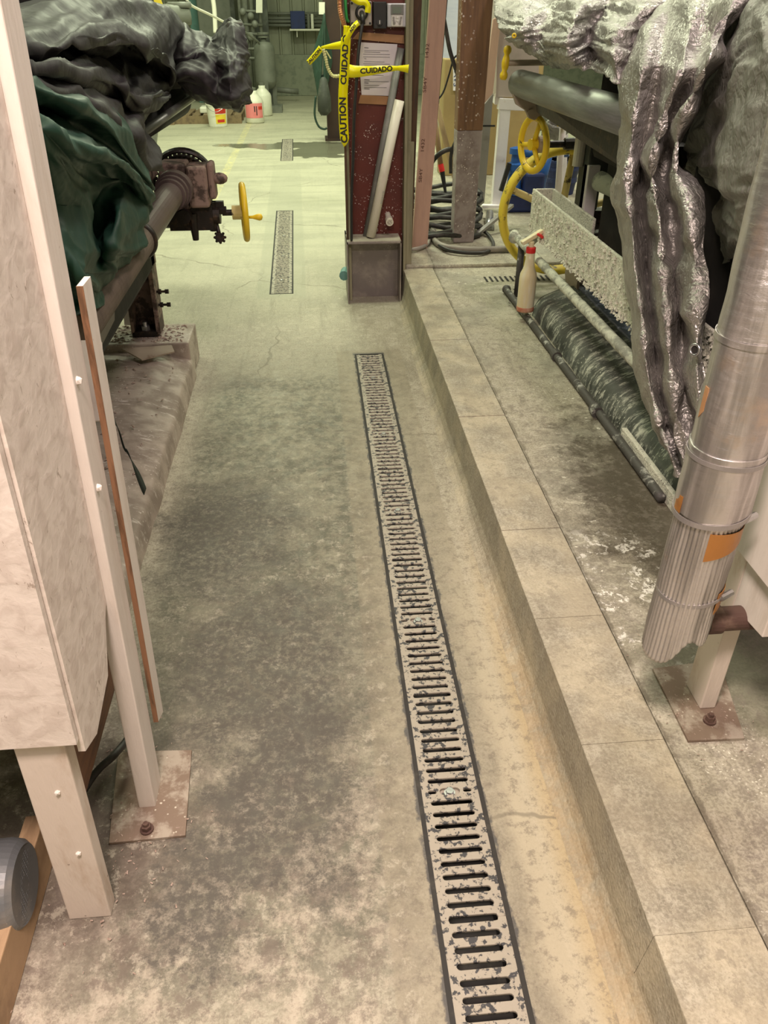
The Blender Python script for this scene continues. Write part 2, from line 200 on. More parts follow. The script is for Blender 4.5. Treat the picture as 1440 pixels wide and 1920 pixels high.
M = dict(
 floor=floor_mat(), slab=slab_mat(), kerb=kerb_mat(), osb=osb_mat(), foil=foil_mat(),
 plinL=plinth_mat('plinth_dirty', (.47, .40, .33), (.30, .25, .20), (.68, .62, .55), .60),
 plinR=plinth_mat('plinth_dripped', (.060, .066, .058), (.13, .14, .12), (.58, .59, .50), .56),
 white=mk('white_wood', (.76, .70, .64), (.66, .59, .52), 5, .45, .7, .55, st=(4, 4, .7), bsc=25, dots=((.25, .17, .12), 30, .07)),
 white_dirty=mk('white_wood_dirty', (.70, .62, .54), (.50, .38, .28), 4, .5, .72, .6, st=(3, 3, .8), dots=((.2, .13, .09), 30, .08)),
 ply=mk('bare_ply', (.16, .075, .035), (.09, .04, .02), 5, st=(1, 1, 9)),
 plyedge=mk('ply_edge', (.25, .125, .065), (.12, .06, .03), 9, st=(9, 1, 1)),
 iron=mk('cast_iron', (.37, .335, .27), (.05, .05, .053), 55, .522, .572, .6, .1, .5, 60, det=8),
 frame=mk('drain_frame', (.045, .045, .05), (.22, .20, .17), 14, .56, .7, .7),
 channel=mk('channel_inside', (.03, .028, .025), (.06, .055, .045), 14, .5, .7, .8),
 black=mk('black_plastic', (.015, .015, .016), (.05, .05, .05), 8, .5, .8, .45, bs=.1),
 dark=mk('dark_void', (.012, .011, .01), (.03, .025, .02), 4, rough=.8),
 grease=mk('greasy_iron', (.022, .018, .014), (.10, .06, .035), 22, .5, .72, .45, .3, .5, 30),
 rusty=mk('rusty_plate', (.20, .145, .105), (.36, .31, .245), 14, .46, .60, .75, bs=.5, dots=((.6, .55, .45), 70, .2)),
 rust=mk('rust', (.085, .045, .035), (.18, .115, .085), 14, .45, .65, .8, bs=.5),
 pinkpaint=mk('dirty_pink_iron', (.27, .19, .155), (.06, .04, .03), 13, .46, .58, .6, bs=.4),
 brownroll=mk('brown_roller', (.115, .085, .08), (.07, .05, .045), 5, .4, .7, .42, .2, .12, 20, st=(1, 1, 1)),
 roller_lit=mk('lit_roller_half', (.15, .115, .085), (.08, .06, .045), 7, .42, .7, .8),
 steel=mk('roller_steel', (.20, .21, .19), (.27, .28, .26), 7, .4, .7, .4, .45, .08, 60, st=(8, .6, 8)),
 yellow=mk('yellow_paint', (.80, .56, .02), (.05, .04, .02), 22, .63, .68, .42, bs=.2, det=7),
 yellow_worn=mk('yellow_worn', (.66, .56, .22), (.07, .06, .04), 14, .56, .62, .6, bs=.4, det=7),
 yellow_rim=mk('yellow_rim', (.80, .62, .06), (.09, .08, .05), 13, .55, .62, .5, bs=.3, det=7),
 crust=mk('pulp_crust', (.80, .79, .66), (.50, .50, .42), 30, .48, .66, .85, bs=.9, bsc=120, dots=((.12, .12, .1), 60, .2), det=8, bd=.012),
 crustpipe=mk('pulp_crusted_pipe', (.60, .60, .50), (.28, .28, .24), 14, .46, .6, .75, bs=.7, bsc=60, st=(1, .8, 1), det=8, bd=.01),
 darkpipe=mk('dark_dripped_pipe', (.07, .065, .06), (.42, .42, .38), 16, .55, .66, .6, bs=.5, bsc=50),
 tan=mk('tan_bracket', (.40, .33, .25), (.2, .12, .08), 10, .55, .7, .65),
 red_steel=mk('red_oxide_steel', (.13, .022, .014), (.09, .018, .014), 4, .4, .7, .5, 0, .1, dots=((.72, .62, .56), 75, .27)),
 guard=mk('dusty_guard_steel', (.23, .20, .19), (.35, .31, .27), 6, .42, .65, .5, .4, .15, dots=((.6, .57, .5), 60, .16)),
 guardtop=mk('dusty_ledge', (.50, .47, .38), (.36, .32, .25), 12),
 pinkwood=mk('pink_wood', (.56, .36, .28), (.47, .30, .235), 6, .4, .7, .6, st=(3, 3, .5), bs=.1),
 brownpost=mk('brown_splattered_post', (.27, .15, .08), (.18, .10, .06), 5, .4, .65, .6, st=(5, 5, .5), dots=((.78, .70, .66), 42, .29)),
 postfoot=mk('worn_post_foot', (.42, .37, .37), (.25, .2, .19), 7, .4, .65, .55, dots=((.8, .76, .74), 60, .3)),
 lumber=mk('grey_lumber', (.30, .28, .18), (.20, .19, .12), 5, .4, .7, .7, st=(4, 4, .5)),
 darkwood=mk('dark_splintered_wood', (.10, .05, .028), (.05, .03, .02), 9, st=(4, 4, .6), bs=.6),
 pillar=mk('brown_pillar', (.045, .022, .015), (.03, .016, .012), 3, rough=.55, bs=.05),
 pvc=mk('white_pvc', (.74, .70, .60), (.60, .55, .45), 9, .5, .68, .45, bs=.05, st=(1, 1, .4)),
 pvcgrey=mk('grey_pvc', (.19, .19, .18), (.26, .26, .24), 9, rough=.5, bs=.1),
 tape=mk('caution_yellow', (.92, .86, .0), (.85, .80, .0), 5, rough=.35, bs=.1),
 tape_pale=mk('pale_tape', (.75, .76, .36), (.6, .6, .3), 30, rough=.5),
 ink=mk('ink', (.02, .02, .02), (.02, .02, .02), bs=0), greyink=mk('grey_ink', (.22, .21, .24), (.3, .3, .33), bs=0), brownink=mk('brown_ink', (.13, .06, .04), (.13, .06, .04), bs=0),
 paper=mk('paper', (.82, .78, .83), (.75, .70, .77), 3, rough=.7, bs=.05), kraft=mk('kraft_tape', (.42, .22, .10), (.5, .29, .15), 6, rough=.35, bs=.3, bsc=15),
 orange=mk('orange_tape', (.36, .155, .035), (.24, .09, .02), 9, rough=.35, bs=.5, bsc=25),
 boxgrey=mk('grey_box', (.42, .38, .34), (.35, .32, .28), 8, rough=.5, bs=.05), alu=mk('keypad_alu', (.55, .55, .60), (.48, .48, .53), 8, rough=.35, metal=.3, bs=.03),
 keyp=mk('keypad_white', (.80, .78, .74), (.75, .73, .7), 8, rough=.4, bs=0), lcd=mk('lcd', (.17, .20, .17), (.2, .23, .2), 8, rough=.2, bs=0),
 copper=mk('copper_flex', (.62, .28, .13), (.5, .2, .1), 8, rough=.35, metal=.4), greenw=mk('green_wire', (.05, .40, .10), (.04, .3, .08), 8, rough=.4),
 hosegreen=mk('dark_green_hose', (.02, .05, .035), (.03, .07, .05), 8, rough=.5), hose=mk('grey_hose', (.34, .31, .27), (.24, .22, .19), 8, rough=.6), rubber=mk('black_hose', (.022, .021, .02), (.07, .065, .06), 8, rough=.5),
 siding=mk('siding', (.33, .345, .26), (.25, .265, .20), 3, .4, .7, .6, st=(2, 2, .6), bs=.05), block=mk('block_wall', (.25, .27, .2), (.18, .2, .15), 8), wall=mk('wall_paint', (.42, .44, .36), (.36, .38, .3), 2), ceil=mk('ceiling_paint', (.5, .5, .46), (.45, .45, .4), 2),
 tank=mk('tank_grey', (.15, .16, .13), (.12, .13, .105), 5, rough=.55, bs=.05), teal=mk('teal_paint', (.12, .27, .25), (.1, .22, .2), 5), pipeg=mk('grey_pipe', (.19, .20, .17), (.14, .15, .12), 6, rough=.5), darkm=mk('dark_machine', (.045, .05, .042), (.09, .1, .08), 6, rough=.6),
 plastic=mk('white_plastic', (.80, .80, .68), (.72, .72, .6), 6, rough=.35, bs=.03), red=mk('label_red', (.62, .04, .02), (.55, .03, .02), 6, bs=0), yel=mk('label_yellow', (.85, .65, .05), (.8, .6, .05), 6, bs=0), pink=mk('label_pink', (.85, .26, .27), (.75, .2, .2), 6, bs=0),
 pallet=mk('pallet_wood', (.25, .18, .10), (.16, .11, .07), 9, st=(1, 5, 1)), blue=mk('blue_paint', (.025, .12, .42), (.02, .06, .2), 12, .5, .65, .45), navy=mk('navy_plastic', (.02, .035, .14), (.02, .03, .1), 6), bluewhite=mk('blue_white_board', (.66, .72, .84), (.60, .66, .80), 3, rough=.5, st=(1, 1, 8)),
 card=mk('brown_board', (.36, .26, .11), (.30, .21, .09), 2, rough=.6), beige=mk('beige_panel', (.46, .39, .35), (.40, .34, .3), 4), metalgrey=mk('brushed_grey', (.36, .34, .33), (.28, .27, .26), 4, rough=.35, metal=.5), whitef=mk('white_frame', (.84, .80, .80), (.70, .62, .56), 14, .6, .7, .45),
 handle=mk('tool_handle', (.40, .27, .15), (.3, .2, .12), 8, st=(2, 2, .5)), motor=mk('motor_grey', (.15, .16, .17), (.25, .24, .22), 7, .5, .7, .45, .2, .15, 80, dots=((.75, .7, .6), 90, .09)), board=mk('rough_board', (.42, .28, .16), (.28, .18, .1), 6, st=(6, 1, 1)),
 bottle=mk('crusted_bottle', (.78, .68, .42), (.80, .74, .58), 12, .4, .66, .35, bs=.4, bsc=30, st=(3, 3, .6)), bottlered=mk('dirty_red', (.50, .16, .09), (.6, .36, .25), 12), redp=mk('bright_red', (.75, .03, .03), (.6, .02, .02), 8, rough=.4),
 tarp_green=tarp_mat('green_tarp', (.008, .046, .028), (.016, .066, .042), .6, 0, crink=.12, csc=7), tarp_black=tarp_mat('charcoal_tarp', (.017, .015, .017), (.032, .028, .032), .6, 0, crink=.15, csc=8),
 silver=tarp_mat('silver_tarp', (.46, .44, .42), (.32, .30, .285), .36, .68, crink=.5, csc=20), silver_dull=tarp_mat('dull_silver_tarp', (.22, .215, .195), (.27, .265, .24), .5, .3, crink=.35, csc=16),
 zinc=mk('zinc', (.6, .6, .62), (.4, .4, .42), 20, rough=.3, metal=.9, bs=.1), chips=mk('wood_chips', (.42, .32, .26), (.25, .17, .13), 60, bs=0), blueslime=mk('blue_wet_crust', (.14, .15, .20), (.40, .42, .60), 12, .5, .62, .15, bs=.6, bsc=30),
 strap=mk('dark_green_webbing', (.008, .016, .013), (.02, .035, .03), 12, rough=.6), warnred=mk('warning_red', (.7, .1, .08), (.6, .1, .08)),
)
# ------------------------------------------------------------------ mesh helpers (all shapes in world coordinates)
XF = [None]
def prop(o, label=None, cat=None, group=None, kind=None):
    if label: o['label'] = label
    if cat: o['category'] = cat
    if group: o['group'] = group
    if kind: o['kind'] = kind
    return o
def wloc(o):
    v = o.location.copy(); p = o.parent
    while p: v += p.location; p = p.parent
    return v
def link(name, me, mat, parent=None, smooth=False, bevel=0, solid=0):
    if XF[0]: me.transform(XF[0])
    if parent: base = wloc(parent)
    else:
        xs = [v.co for v in me.vertices]; base = Vector(((min(v.x for v in xs) + max(v.x for v in xs)) / 2, (min(v.y for v in xs) + max(v.y for v in xs)) / 2, min(v.z for v in xs)))
    me.transform(Matrix.Translation(-base)); me.name = name
    o = bpy.data.objects.new(name, me); COL.objects.link(o)
    if parent: o.parent = parent
    else: o.location = base
    me.materials.clear(); me.materials.append(M[mat])
    if smooth:
        for p in me.polygons: p.use_smooth = True
    if bevel:
        b = o.modifiers.new('bevel', 'BEVEL'); b.width = bevel; b.segments = 2; b.limit_method = 'ANGLE'
    if solid:
        b = o.modifiers.new('solid', 'SOLIDIFY'); b.thickness = solid; b.offset = 0
    return o
class B:
    def __init__(s): s.m = bmesh.new()
    def box(s, x0, x1, y0, y1, z0, z1):
        v = [s.m.verts.new((x, y, z)) for x in (x0, x1) for y in (y0, y1) for z in (z0, z1)]
        for f in ((0, 1, 3, 2), (4, 6, 7, 5), (0, 4, 5, 1), (2, 3, 7, 6), (0, 2, 6, 4), (1, 5, 7, 3)): s.m.faces.new([v[i] for i in f])
        return s
    def hexa(s, bot, top):
        v = [s.m.verts.new(p) for p in bot + top]
        s.m.faces.new(v[:4][::-1]); s.m.faces.new(v[4:])
        for i in range(4): s.m.faces.new((v[i], v[(i + 1) % 4], v[4 + (i + 1) % 4], v[4 + i]))
        return s
    def bar(s, a, b, w, h, up=(0, 0, 1)):
        a = Vector(a); b = Vector(b); d = (b - a).normalized(); u = Vector(up); r = d.cross(u)
        if r.length < .01: r = d.cross(Vector((0, 1, 0)))
        r.normalize(); u = r.cross(d)
        q = lambda p: [p + r * (w / 2 * i) + u * (h / 2 * j) for i, j in ((-1, -1), (1, -1), (1, 1), (-1, 1))]
        return s.hexa(q(a), q(b))
    def tube(s, pts, r, n=14, cap=True, closed=False):
        pts = [Vector(p) for p in pts]; k = len(pts); rr = r if isinstance(r, (list, tuple)) else [r] * k
        rings = []; prev = None
        for i, p in enumerate(pts):
            a = pts[i - 1] if (i or closed) else p; b = pts[(i + 1) % k] if (i < k - 1 or closed) else p
            t = (b - a).normalized()
            if prev is None:
                prev = t.orthogonal().normalized()
            prev = (prev - t * prev.dot(t)).normalized(); w = t.cross(prev)
            rings.append([s.m.verts.new(p + (prev * math.cos(2 * math.pi * j / n) + w * math.sin(2 * math.pi * j / n)) * rr[i]) for j in range(n)])
        for i in range(k if closed else k - 1):
            A, Bq = rings[i], rings[(i + 1) % k]
            for j in range(n): s.m.faces.new((A[j], A[(j + 1) % n], Bq[(j + 1) % n], Bq[j]))
        if cap and not closed: s.m.faces.new(rings[0][::-1]); s.m.faces.new(rings[-1])
        return s
    def lathe(s, prof, c, ax=(0, 0, 1), n=28):
        ax = Vector(ax).normalized(); c = Vector(c)
        return s.tube([c + ax * z for r, z in prof], [max(r, .0005) for r, z in prof], n)
    def ring(s, c, ax, Rr, r, n=40, m=12, sy=1.):
        ax = Vector(ax).normalized(); u = ax.orthogonal().normalized(); w = ax.cross(u); c = Vector(c)
        rings = []
        for i in range(n):
            a = 2 * math.pi * i / n; d = u * math.cos(a) + w * math.sin(a)
            rings.append([s.m.verts.new(c + d * (Rr + r * math.cos(2 * math.pi * j / m)) + ax * (r * sy * math.sin(2 * math.pi * j / m))) for j in range(m)])
        for i in range(n):
            A, Bq = rings[i], rings[(i + 1) % n]
            for j in range(m): s.m.faces.new((A[j], A[(j + 1) % m], Bq[(j + 1) % m], Bq[j]))
        return s
    def prism(s, poly, d):
        d = Vector(d); a = [s.m.verts.new(p) for p in poly]; b = [s.m.verts.new(Vector(p) + d) for p in poly]; n = len(a)
        s.m.faces.new(a[::-1]); s.m.faces.new(b)
        for i in range(n): s.m.faces.new((a[i], a[(i + 1) % n], b[(i + 1) % n], b[i]))
        return s
    def ico(s, c, r, sub=2):
        bmesh.ops.create_icosphere(s.m, subdivisions=sub, radius=r, matrix=Matrix.Translation(Vector(c))); return s
    def done(s, name, mat, parent=None, **k):
        bmesh.ops.recalc_face_normals(s.m, faces=s.m.faces); me = bpy.data.meshes.new(name); s.m.to_mesh(me); s.m.free()
        return link(name, me, mat, parent, **k)
def thing(name, label, cat, loc=(0, 0, 0), group=None):
    o = bpy.data.objects.new(name, None); COL.objects.link(o); o.location = loc; o.empty_display_size = .1
    return prop(o, label, cat, group)
def top(o, label, cat, group=None): return prop(o, label, cat, group)
def dup(root, off):
    r = root.copy(); COL.objects.link(r); r.location = root.location + Vector(off)
    for ch in root.children:
        c = ch.copy(); COL.objects.link(c); c.parent = r
        for g in ch.children:
            d = g.copy(); COL.objects.link(d); d.parent = c
    return r
def curve_mesh(polys, ext, bev=0):
    cu = bpy.data.curves.new('c', 'CURVE'); cu.dimensions = '2D'; cu.fill_mode = 'BOTH'; cu.extrude = ext; cu.bevel_depth = bev; cu.bevel_resolution = 1
    for P in polys:
        sp = cu.splines.new('POLY'); sp.points.add(len(P) - 1); sp.use_cyclic_u = True
        for i, (x, y) in enumerate(P): sp.points[i].co = (x, y, 0, 1)
    o = bpy.data.objects.new('c', cu); COL.objects.link(o); bpy.context.view_layer.update()
    me = bpy.data.meshes.new_from_object(o.evaluated_get(bpy.context.evaluated_depsgraph_get())); bpy.data.objects.remove(o); return me
def text_mesh(t, size, ext=.0004, bold=0):
    cu = bpy.data.curves.new('t', 'FONT'); cu.body = t; cu.size = size; cu.extrude = ext; cu.align_x = 'CENTER'; cu.align_y = 'CENTER'; cu.offset = bold; cu.resolution_u = 3
    o = bpy.data.objects.new('t', cu); COL.objects.link(o); bpy.context.view_layer.update()
    me = bpy.data.meshes.new_from_object(o.evaluated_get(bpy.context.evaluated_depsgraph_get())); bpy.data.objects.remove(o); return me
def put_text(name, t, size, c, right, up, mat, parent, sx=1., bold=0, warp=None):
    me = text_mesh(t, size, bold=bold); right = Vector(right).normalized(); up = Vector(up).normalized(); nrm = right.cross(up).normalized(); c = Vector(c)
    for v in me.vertices:
        x, y, z = v.co; x *= sx
        v.co = warp(x, y, z) if warp else c + right * x + up * y + nrm * z
    return link(name, me, mat, parent)
def cr(p0, p1, p2, p3, t):
    return .5 * ((2 * p1) + (p2 - p0) * t + (2 * p0 - 5 * p1 + 4 * p2 - p3) * t * t + (3 * p1 - p0 - 3 * p2 + p3) * t ** 3)
def spl(pts, k, closed=False):
    pts = [Vector(p) for p in pts]; n = len(pts); out = []
    g = (lambda i: pts[i % n]) if closed else (lambda i: pts[max(0, min(n - 1, i))])
    for i in range(n if closed else n - 1):
        for j in range(k): out.append(cr(g(i - 1), g(i), g(i + 1), g(i + 2), j / k))
    if not closed: out.append(pts[-1])
    return out
def sheet(name, rows, mat, parent=None, k=22, amp=.02, sc=5., fine=.006, fold=None, seed=0, th=.003, fu=7, fv=3.5, sk=2, cre=.0):
    def mixl(pts, k):
        pts = [Vector(p) for p in pts]; A = spl(pts, k); L = []
        for i in range(len(pts) - 1):
            for j in range(k): L.append(pts[i].lerp(pts[i + 1], j / k))
        L.append(pts[-1]); return [a.lerp(b_, .45) for a, b_ in zip(A, L)]
    R1 = [mixl(r, k) for r in rows]; G = list(zip(*[mixl([r[j] for r in R1], k) for j in range(len(R1[0]))]))
    # blend in the straight facets between control points so that folds keep crisp edges
    G = list(zip(*G)); nr, nc = len(G), len(G[0]); bm = bmesh.new(); off = Vector((seed * 7.3, seed * 3.1, seed))
    V = []
    for i in range(nr):
        row = []
        for j in range(nc):
            p = G[i][j]; a = G[max(i - 1, 0)][j]; b = G[min(i + 1, nr - 1)][j]; c = G[i][max(j - 1, 0)]; d = G[i][min(j + 1, nc - 1)]
            nrm = (b - a).cross(d - c)
            nrm = nrm.normalized() if nrm.length > 1e-9 else Vector((1, 0, 0))
            q = p + off; q = q + noise.noise_vector(q * 2.1) * .12
            u_, v_ = j / (nc - 1), i / (nr - 1); wq = noise.noise(Vector((u_ * 3, v_ * 3, seed))) * .5
            h = amp * .8 * (abs(noise.noise(Vector((u_ * fu + wq * 2, v_ * fv + u_ * sk, seed * 5.1)))) * 2 - .5) + amp * .35 * (abs(noise.noise(Vector((u_ * fu * 2.3 + wq * 3, v_ * fv * 1.9 - u_ * sk * 2, seed * 2.7)))) * 2 - .4)
            for o_, (f_, a_) in enumerate(((sc * .8, amp * .35), (sc * 4, fine * .3))):
                qq = Vector((q.x * f_, q.y * f_, q.z * f_)) + Vector((3.7 * o_,) * 3)
                h += a_ * (abs(noise.noise(qq)) * 2 - .5)
            if cre: h += cre * (abs(noise.noise(q * 13)) * 2 + abs(noise.noise(q * 27)) - .6)
            if fold: h += fold(i / (nr - 1), j / (nc - 1), p)
            row.append(bm.verts.new(p + nrm * h))
        V.append(row)
    for i in range(nr - 1):
        for j in range(nc - 1): bm.faces.new((V[i][j], V[i][j + 1], V[i + 1][j + 1], V[i + 1][j]))
    bmesh.ops.recalc_face_normals(bm, faces=bm.faces); me = bpy.data.meshes.new(name); bm.to_mesh(me); bm.free()
    return link(name, me, mat, parent, smooth=True, solid=th)
def rc(x0, x1, y0, y1): return [(x0, y0), (x1, y0), (x1, y1), (x0, y1)]
def bolt(parent, c, ax=(0, 0, 1), r=.012, h=.009, mat='zinc'):
    ax = Vector(ax).normalized(); c = Vector(c)
    b = B(); b.tube([c, c + ax * h * .25], r * 1.5, 16); b.tube([c + ax * h * .25, c + ax * h], r, 6); return b.done('bolt', mat, parent)
# ------------------------------------------------------------------ the building
D2A = math.atan(.0127)
def rot2(cx, cy, a, P): return [(cx + x * math.cos(a) - y * math.sin(a), cy + x * math.sin(a) + y * math.cos(a)) for x, y in P]
DR = [(.2565, .236, 6, 0.0), (-.239, 5.04, 4, D2A), (-.307, 10.3, 3, D2A)]
HW = .074
holes = [rot2(x, y, a, rc(-HW, HW, 0, n * .6165)) for x, y, n, a in DR]
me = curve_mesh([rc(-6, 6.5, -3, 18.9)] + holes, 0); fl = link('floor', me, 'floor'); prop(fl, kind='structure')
def st(o): return prop(o, kind='structure')
# back wall: corrugated siding above a block base
b = B(); z0 = .75; X = -6.0; pts = []
while X < 6.5: pts += [(X, 18.75), (X + .19, 18.75), (X + .205, 18.71), (X + .235, 18.71), (X + .25, 18.75)]; X += .25
pts += [(6.5, 18.75), (6.5, 18.85), (-6, 18.85)]
b.prism([(x, y, z0) for x, y in pts], (0, 0, 5)); st(b.done('wall_back', 'siding'))
st(B().box(-6, 6.5, 18.62, 18.9, 0, .75).done('baseboard_back', 'block', bevel=.01))
st(B().box(-6.15, -6, -3, 18.9, 0, 5.2).done('wall_left', 'wall')); st(B().box(6.5, 6.65, -3, 18.9, 0, 5.2).done('wall_right', 'wall'))
st(B().box(-6.15, 6.65, -3.15, -3, 0, 5.2).done('wall_front', 'wall')); st(B().box(-6.15, 6.65, -3.15, 18.9, 5.0, 5.1).done('ceiling', 'ceil'))
# raised slab and kerb
st(B().box(.738, 6.5, -.6, 4.93, 0.0, .168).done('raised_slab', 'slab'))
b = B(); b.box(.56, 6.5, 4.935, 9.5, 0, .192); st(b.done('raised_slab_rear', 'slab', bevel=.012))
ys = [-.6, -.15, .28, .7, 1.13, 1.56, 1.985, 2.38, 2.8, 3.245, 3.66, 4.08, 4.925]
b = B()
for i in range(len(ys) - 1):
    y0, y1 = ys[i] + .0008, ys[i + 1] - .0008; dz = random.uniform(-.002, .002); dx = random.uniform(-.004, .004)
    prof = [(.505, 0), (.520, .012), (.532, .05), (.544, .1685), (.5448, .171 + dz), (.5465, .172 + dz), (.733, .172 + dz), (.7355, .168), (.7355, 0)]
    b.prism([(x, y0, z) for x, z in prof], (0, y1 - y0, 0))
st(b.done('kerb_blocks', 'kerb'))
st(B().box(.549, .739, -.6, 4.925, 0, .160).done('kerb_mortar', 'kerb'))
b = B(); b.prism([(.488, -.6, .0004), (.506, -.6, .010), (.518, -.6, .022), (.53, -.6, .045), (.53, -.6, 0)], (0, 5.2, 0)); st(b.done('kerb_fillet', 'kerb', smooth=False))
# trench drains
def slot(cx, cy, L, w, n=5):
    r = w / 2; P = []
    for i in range(n + 1): a = -math.pi / 2 + math.pi * i / n; P.append((cx + L / 2 - r + r * math.cos(a), cy + r * math.sin(a)))
    for i in range(n + 1): a = math.pi / 2 + math.pi * i / n; P.append((cx - L / 2 + r + r * math.cos(a), cy + r * math.sin(a)))
    return P
pit = .6165 / 20; hw = .0665
polys = [[(-hw, .001), (-.052, .001)] + [(-.05, .0075), (-.044, .0085), (.044, .0085), (.05, .0075), (.052, .001), (hw, .001),
         (hw, .6155), (.052, .6155), (.05, .609), (.044, .608), (-.044, .608), (-.05, .609), (-.052, .6155), (-hw, .6155)]]
for i in range(1, 20):
    if i == 10: polys += [slot(-.042, i * pit, .022, .012), slot(.042, i * pit, .022, .012), slot(0, i * pit, .05, .021)]
    else: polys.append(slot(0, i * pit, .100, .0145))
gm = curve_mesh(polys, .0025, .001)
gnames = ['nearest, cut off by the photo edge', 'second from the bottom of the photo', 'third from the bottom of the photo', 'fourth from the bottom of the photo', 'second from the far end', 'farthest, ending before the steel column']
first = None
for di, (x, y, n, a) in enumerate(DR):
    ch = thing('drain_channel', ['dark concrete-edged trench drain channel running beside the kerb', 'short trench drain channel in the pale floor left of the red column', 'faint far trench drain channel under the wet patch'][di], 'drain', (x, y, 0))
    L = n * .6165
    def RB(bb): bmesh.ops.rotate(bb.m, verts=bb.m.verts, cent=(0, 0, 0), matrix=Matrix.Rotation(a, 3, 'Z')); bmesh.ops.translate(bb.m, verts=bb.m.verts, vec=(x, y, 0)); return bb
    w = B(); w.box(-.078, -.0675, 0, L, -.14, .0015); w.box(.0675, .078, 0, L, -.14, .0015); w.box(-.078, .078, -.008, 0, -.14, .0015); w.box(-.078, .078, L, L + .008, -.14, .0015); w.box(-.078, .078, 0, L, -.15, -.14)
    w.box(-.0675, -.056, 0, L, -.03, -.014); w.box(.056, .0675, 0, L, -.03, -.014)
    RB(w).done('channel_frame', 'channel', ch)
    for k in range(n):
        gx, gy = rot2(x, y, a, [(0, k * .6165)])[0]
        if first is None:
            g = thing('drain_grate', '', 'drain grate', (gx, gy, 0), 'slotted iron grates over the trench drains')
            me = gm.copy(); me.transform(Matrix.Translation((gx, gy, -.0030))); link('grate_panel', me, 'iron', g)
            bb = B(); c = Vector((gx, gy + 10 * pit, -.008)); bb.box(c.x - .032, c.x + .032, c.y - .011, c.y + .011, -.016, -.008); bb.done('locking_bar', 'iron', g)
            bb = B(); bb.tube([c, c + Vector((0, 0, .004))], .0135, 16); bb.tube([c + Vector((0, 0, .004)), c + Vector((0, 0, .011))], .0095, 6); bb.done('bolt', 'zinc', g)
            first = g
        else:
            g = dup(first, Vector((gx, gy, 0)) - first.location); g.rotation_euler = (0, 0, a)
        if di == 0: g['label'] = 'iron drain grate beside the kerb, ' + gnames[k]
        elif di == 1: g['label'] = 'iron grate left of the red column, ' + ['nearest of its four', 'second nearest of its four', 'second farthest of its four', 'farthest of its four'][k]
        else: g['label'] = 'faint far drain grate in the wet patch, ' + ['nearest of its three', 'middle of its three', 'farthest of its three'][k]
# ------------------------------------------------------------------ left enclosure (leans a little towards the aisle)
XF[0] = Matrix(((1, 0, .0385, 0), (0, 1, 0, 0), (0, 0, 1, 0), (0, 0, 0, 1)))
en = thing('machine_enclosure', 'white painted strand-board enclosure on wooden legs at the left edge', 'enclosure', (-.7, 1.1, 0))
B().box(-1.5, -.455, .905, .918, .535, 2.4).done('front_panel', 'osb', en)
b = B(); b.prism([(-.462, .921, .50), (-.462, .985, .47), (-.462, 1.10, .50), (-.462, 1.15, .60), (-.462, 1.17, .62), (-.462, 1.17, 2.4), (-.462, .921, 2.4)], (.012, 0, 0)); b.done('side_panel', 'osb', en)
g = B(); g.box(-.566, -.482, .920, .958, .0, 1.2); l1 = g.done('leg', 'white_dirty', en, bevel=.003); 
for x_, z_ in ((-.515, .40), (-.51, .22)): B().ico((x_, .9195, z_), .006, 1).done('paint_blob', 'white', l1)
l2 = B().box(-.470, -.432, 1.172, 1.250, 0, 2.4).done('leg', 'white', en, bevel=.003)
for z in (.86, 1.06): B().ico((-.431, 1.19, z), .008, 1).done('nail_head', 'white', l2)
b = B(); b.prism([(-.428, 1.262, .19), (-.428, 1.315, .165), (-.428, 1.315, 1.19), (-.428, 1.262, 1.19)], (.010, 0, 0)); b.done('outer_board', 'white', en)
b = B(); b.prism([(-.4285, 1.2605, .19), (-.4285, 1.2605, 1.19), (-.4175, 1.2605, 1.19), (-.4175, 1.2605, .19)], (0, .0014, 0)); b.done('board_edge', 'plyedge', en)
b = B(); b.box(-.56, -.545, .96, 1.6, .17, .9); b.box(-1.4, -.56, 1.3, 1.315, .15, .9); b.done('inner_panel', 'ply', en)
XF[0] = None
b = B(); b.bar(aX(172, 640, -.50), aX(182, 790, -.50), .035, .035, (0, 1, 0)); b.done('rear_stud', 'white', en)
def plate(name, lab, poly, z, bx, grp=None):
    t = thing(name, lab, 'base plate', (poly[0][0], poly[0][1], z))
    b = B(); b.prism([(x, y, z) for x, y in poly], (0, 0, .008)); b.done('plate', 'rusty', t, bevel=.001)
    c = Vector((bx[0], bx[1], z + .008)); b = B(); b.tube([c, c + Vector((0, 0, .005))], .015, 16); b.tube([c + Vector((0, 0, .005)), c + Vector((0, 0, .016))], .011, 6); b.tube([c, c + Vector((0, 0, .024))], .006, 10); b.done('anchor_bolt', 'rust', t)
plate('base_plate', 'rusty steel base plate under the slim white leg on the left', [(-.52, 1.085), (-.353, 1.09), (-.368, 1.33), (-.55, 1.34)], 0, aZ(277, 1560)[:2])
plate('base_plate', 'rusty steel base plate under the white leg on the raised slab', [(.785, 1.117), (.915, 1.113), (.97, 1.36), (.79, 1.345)], .168, aZ(1330, 1352, .176)[:2])
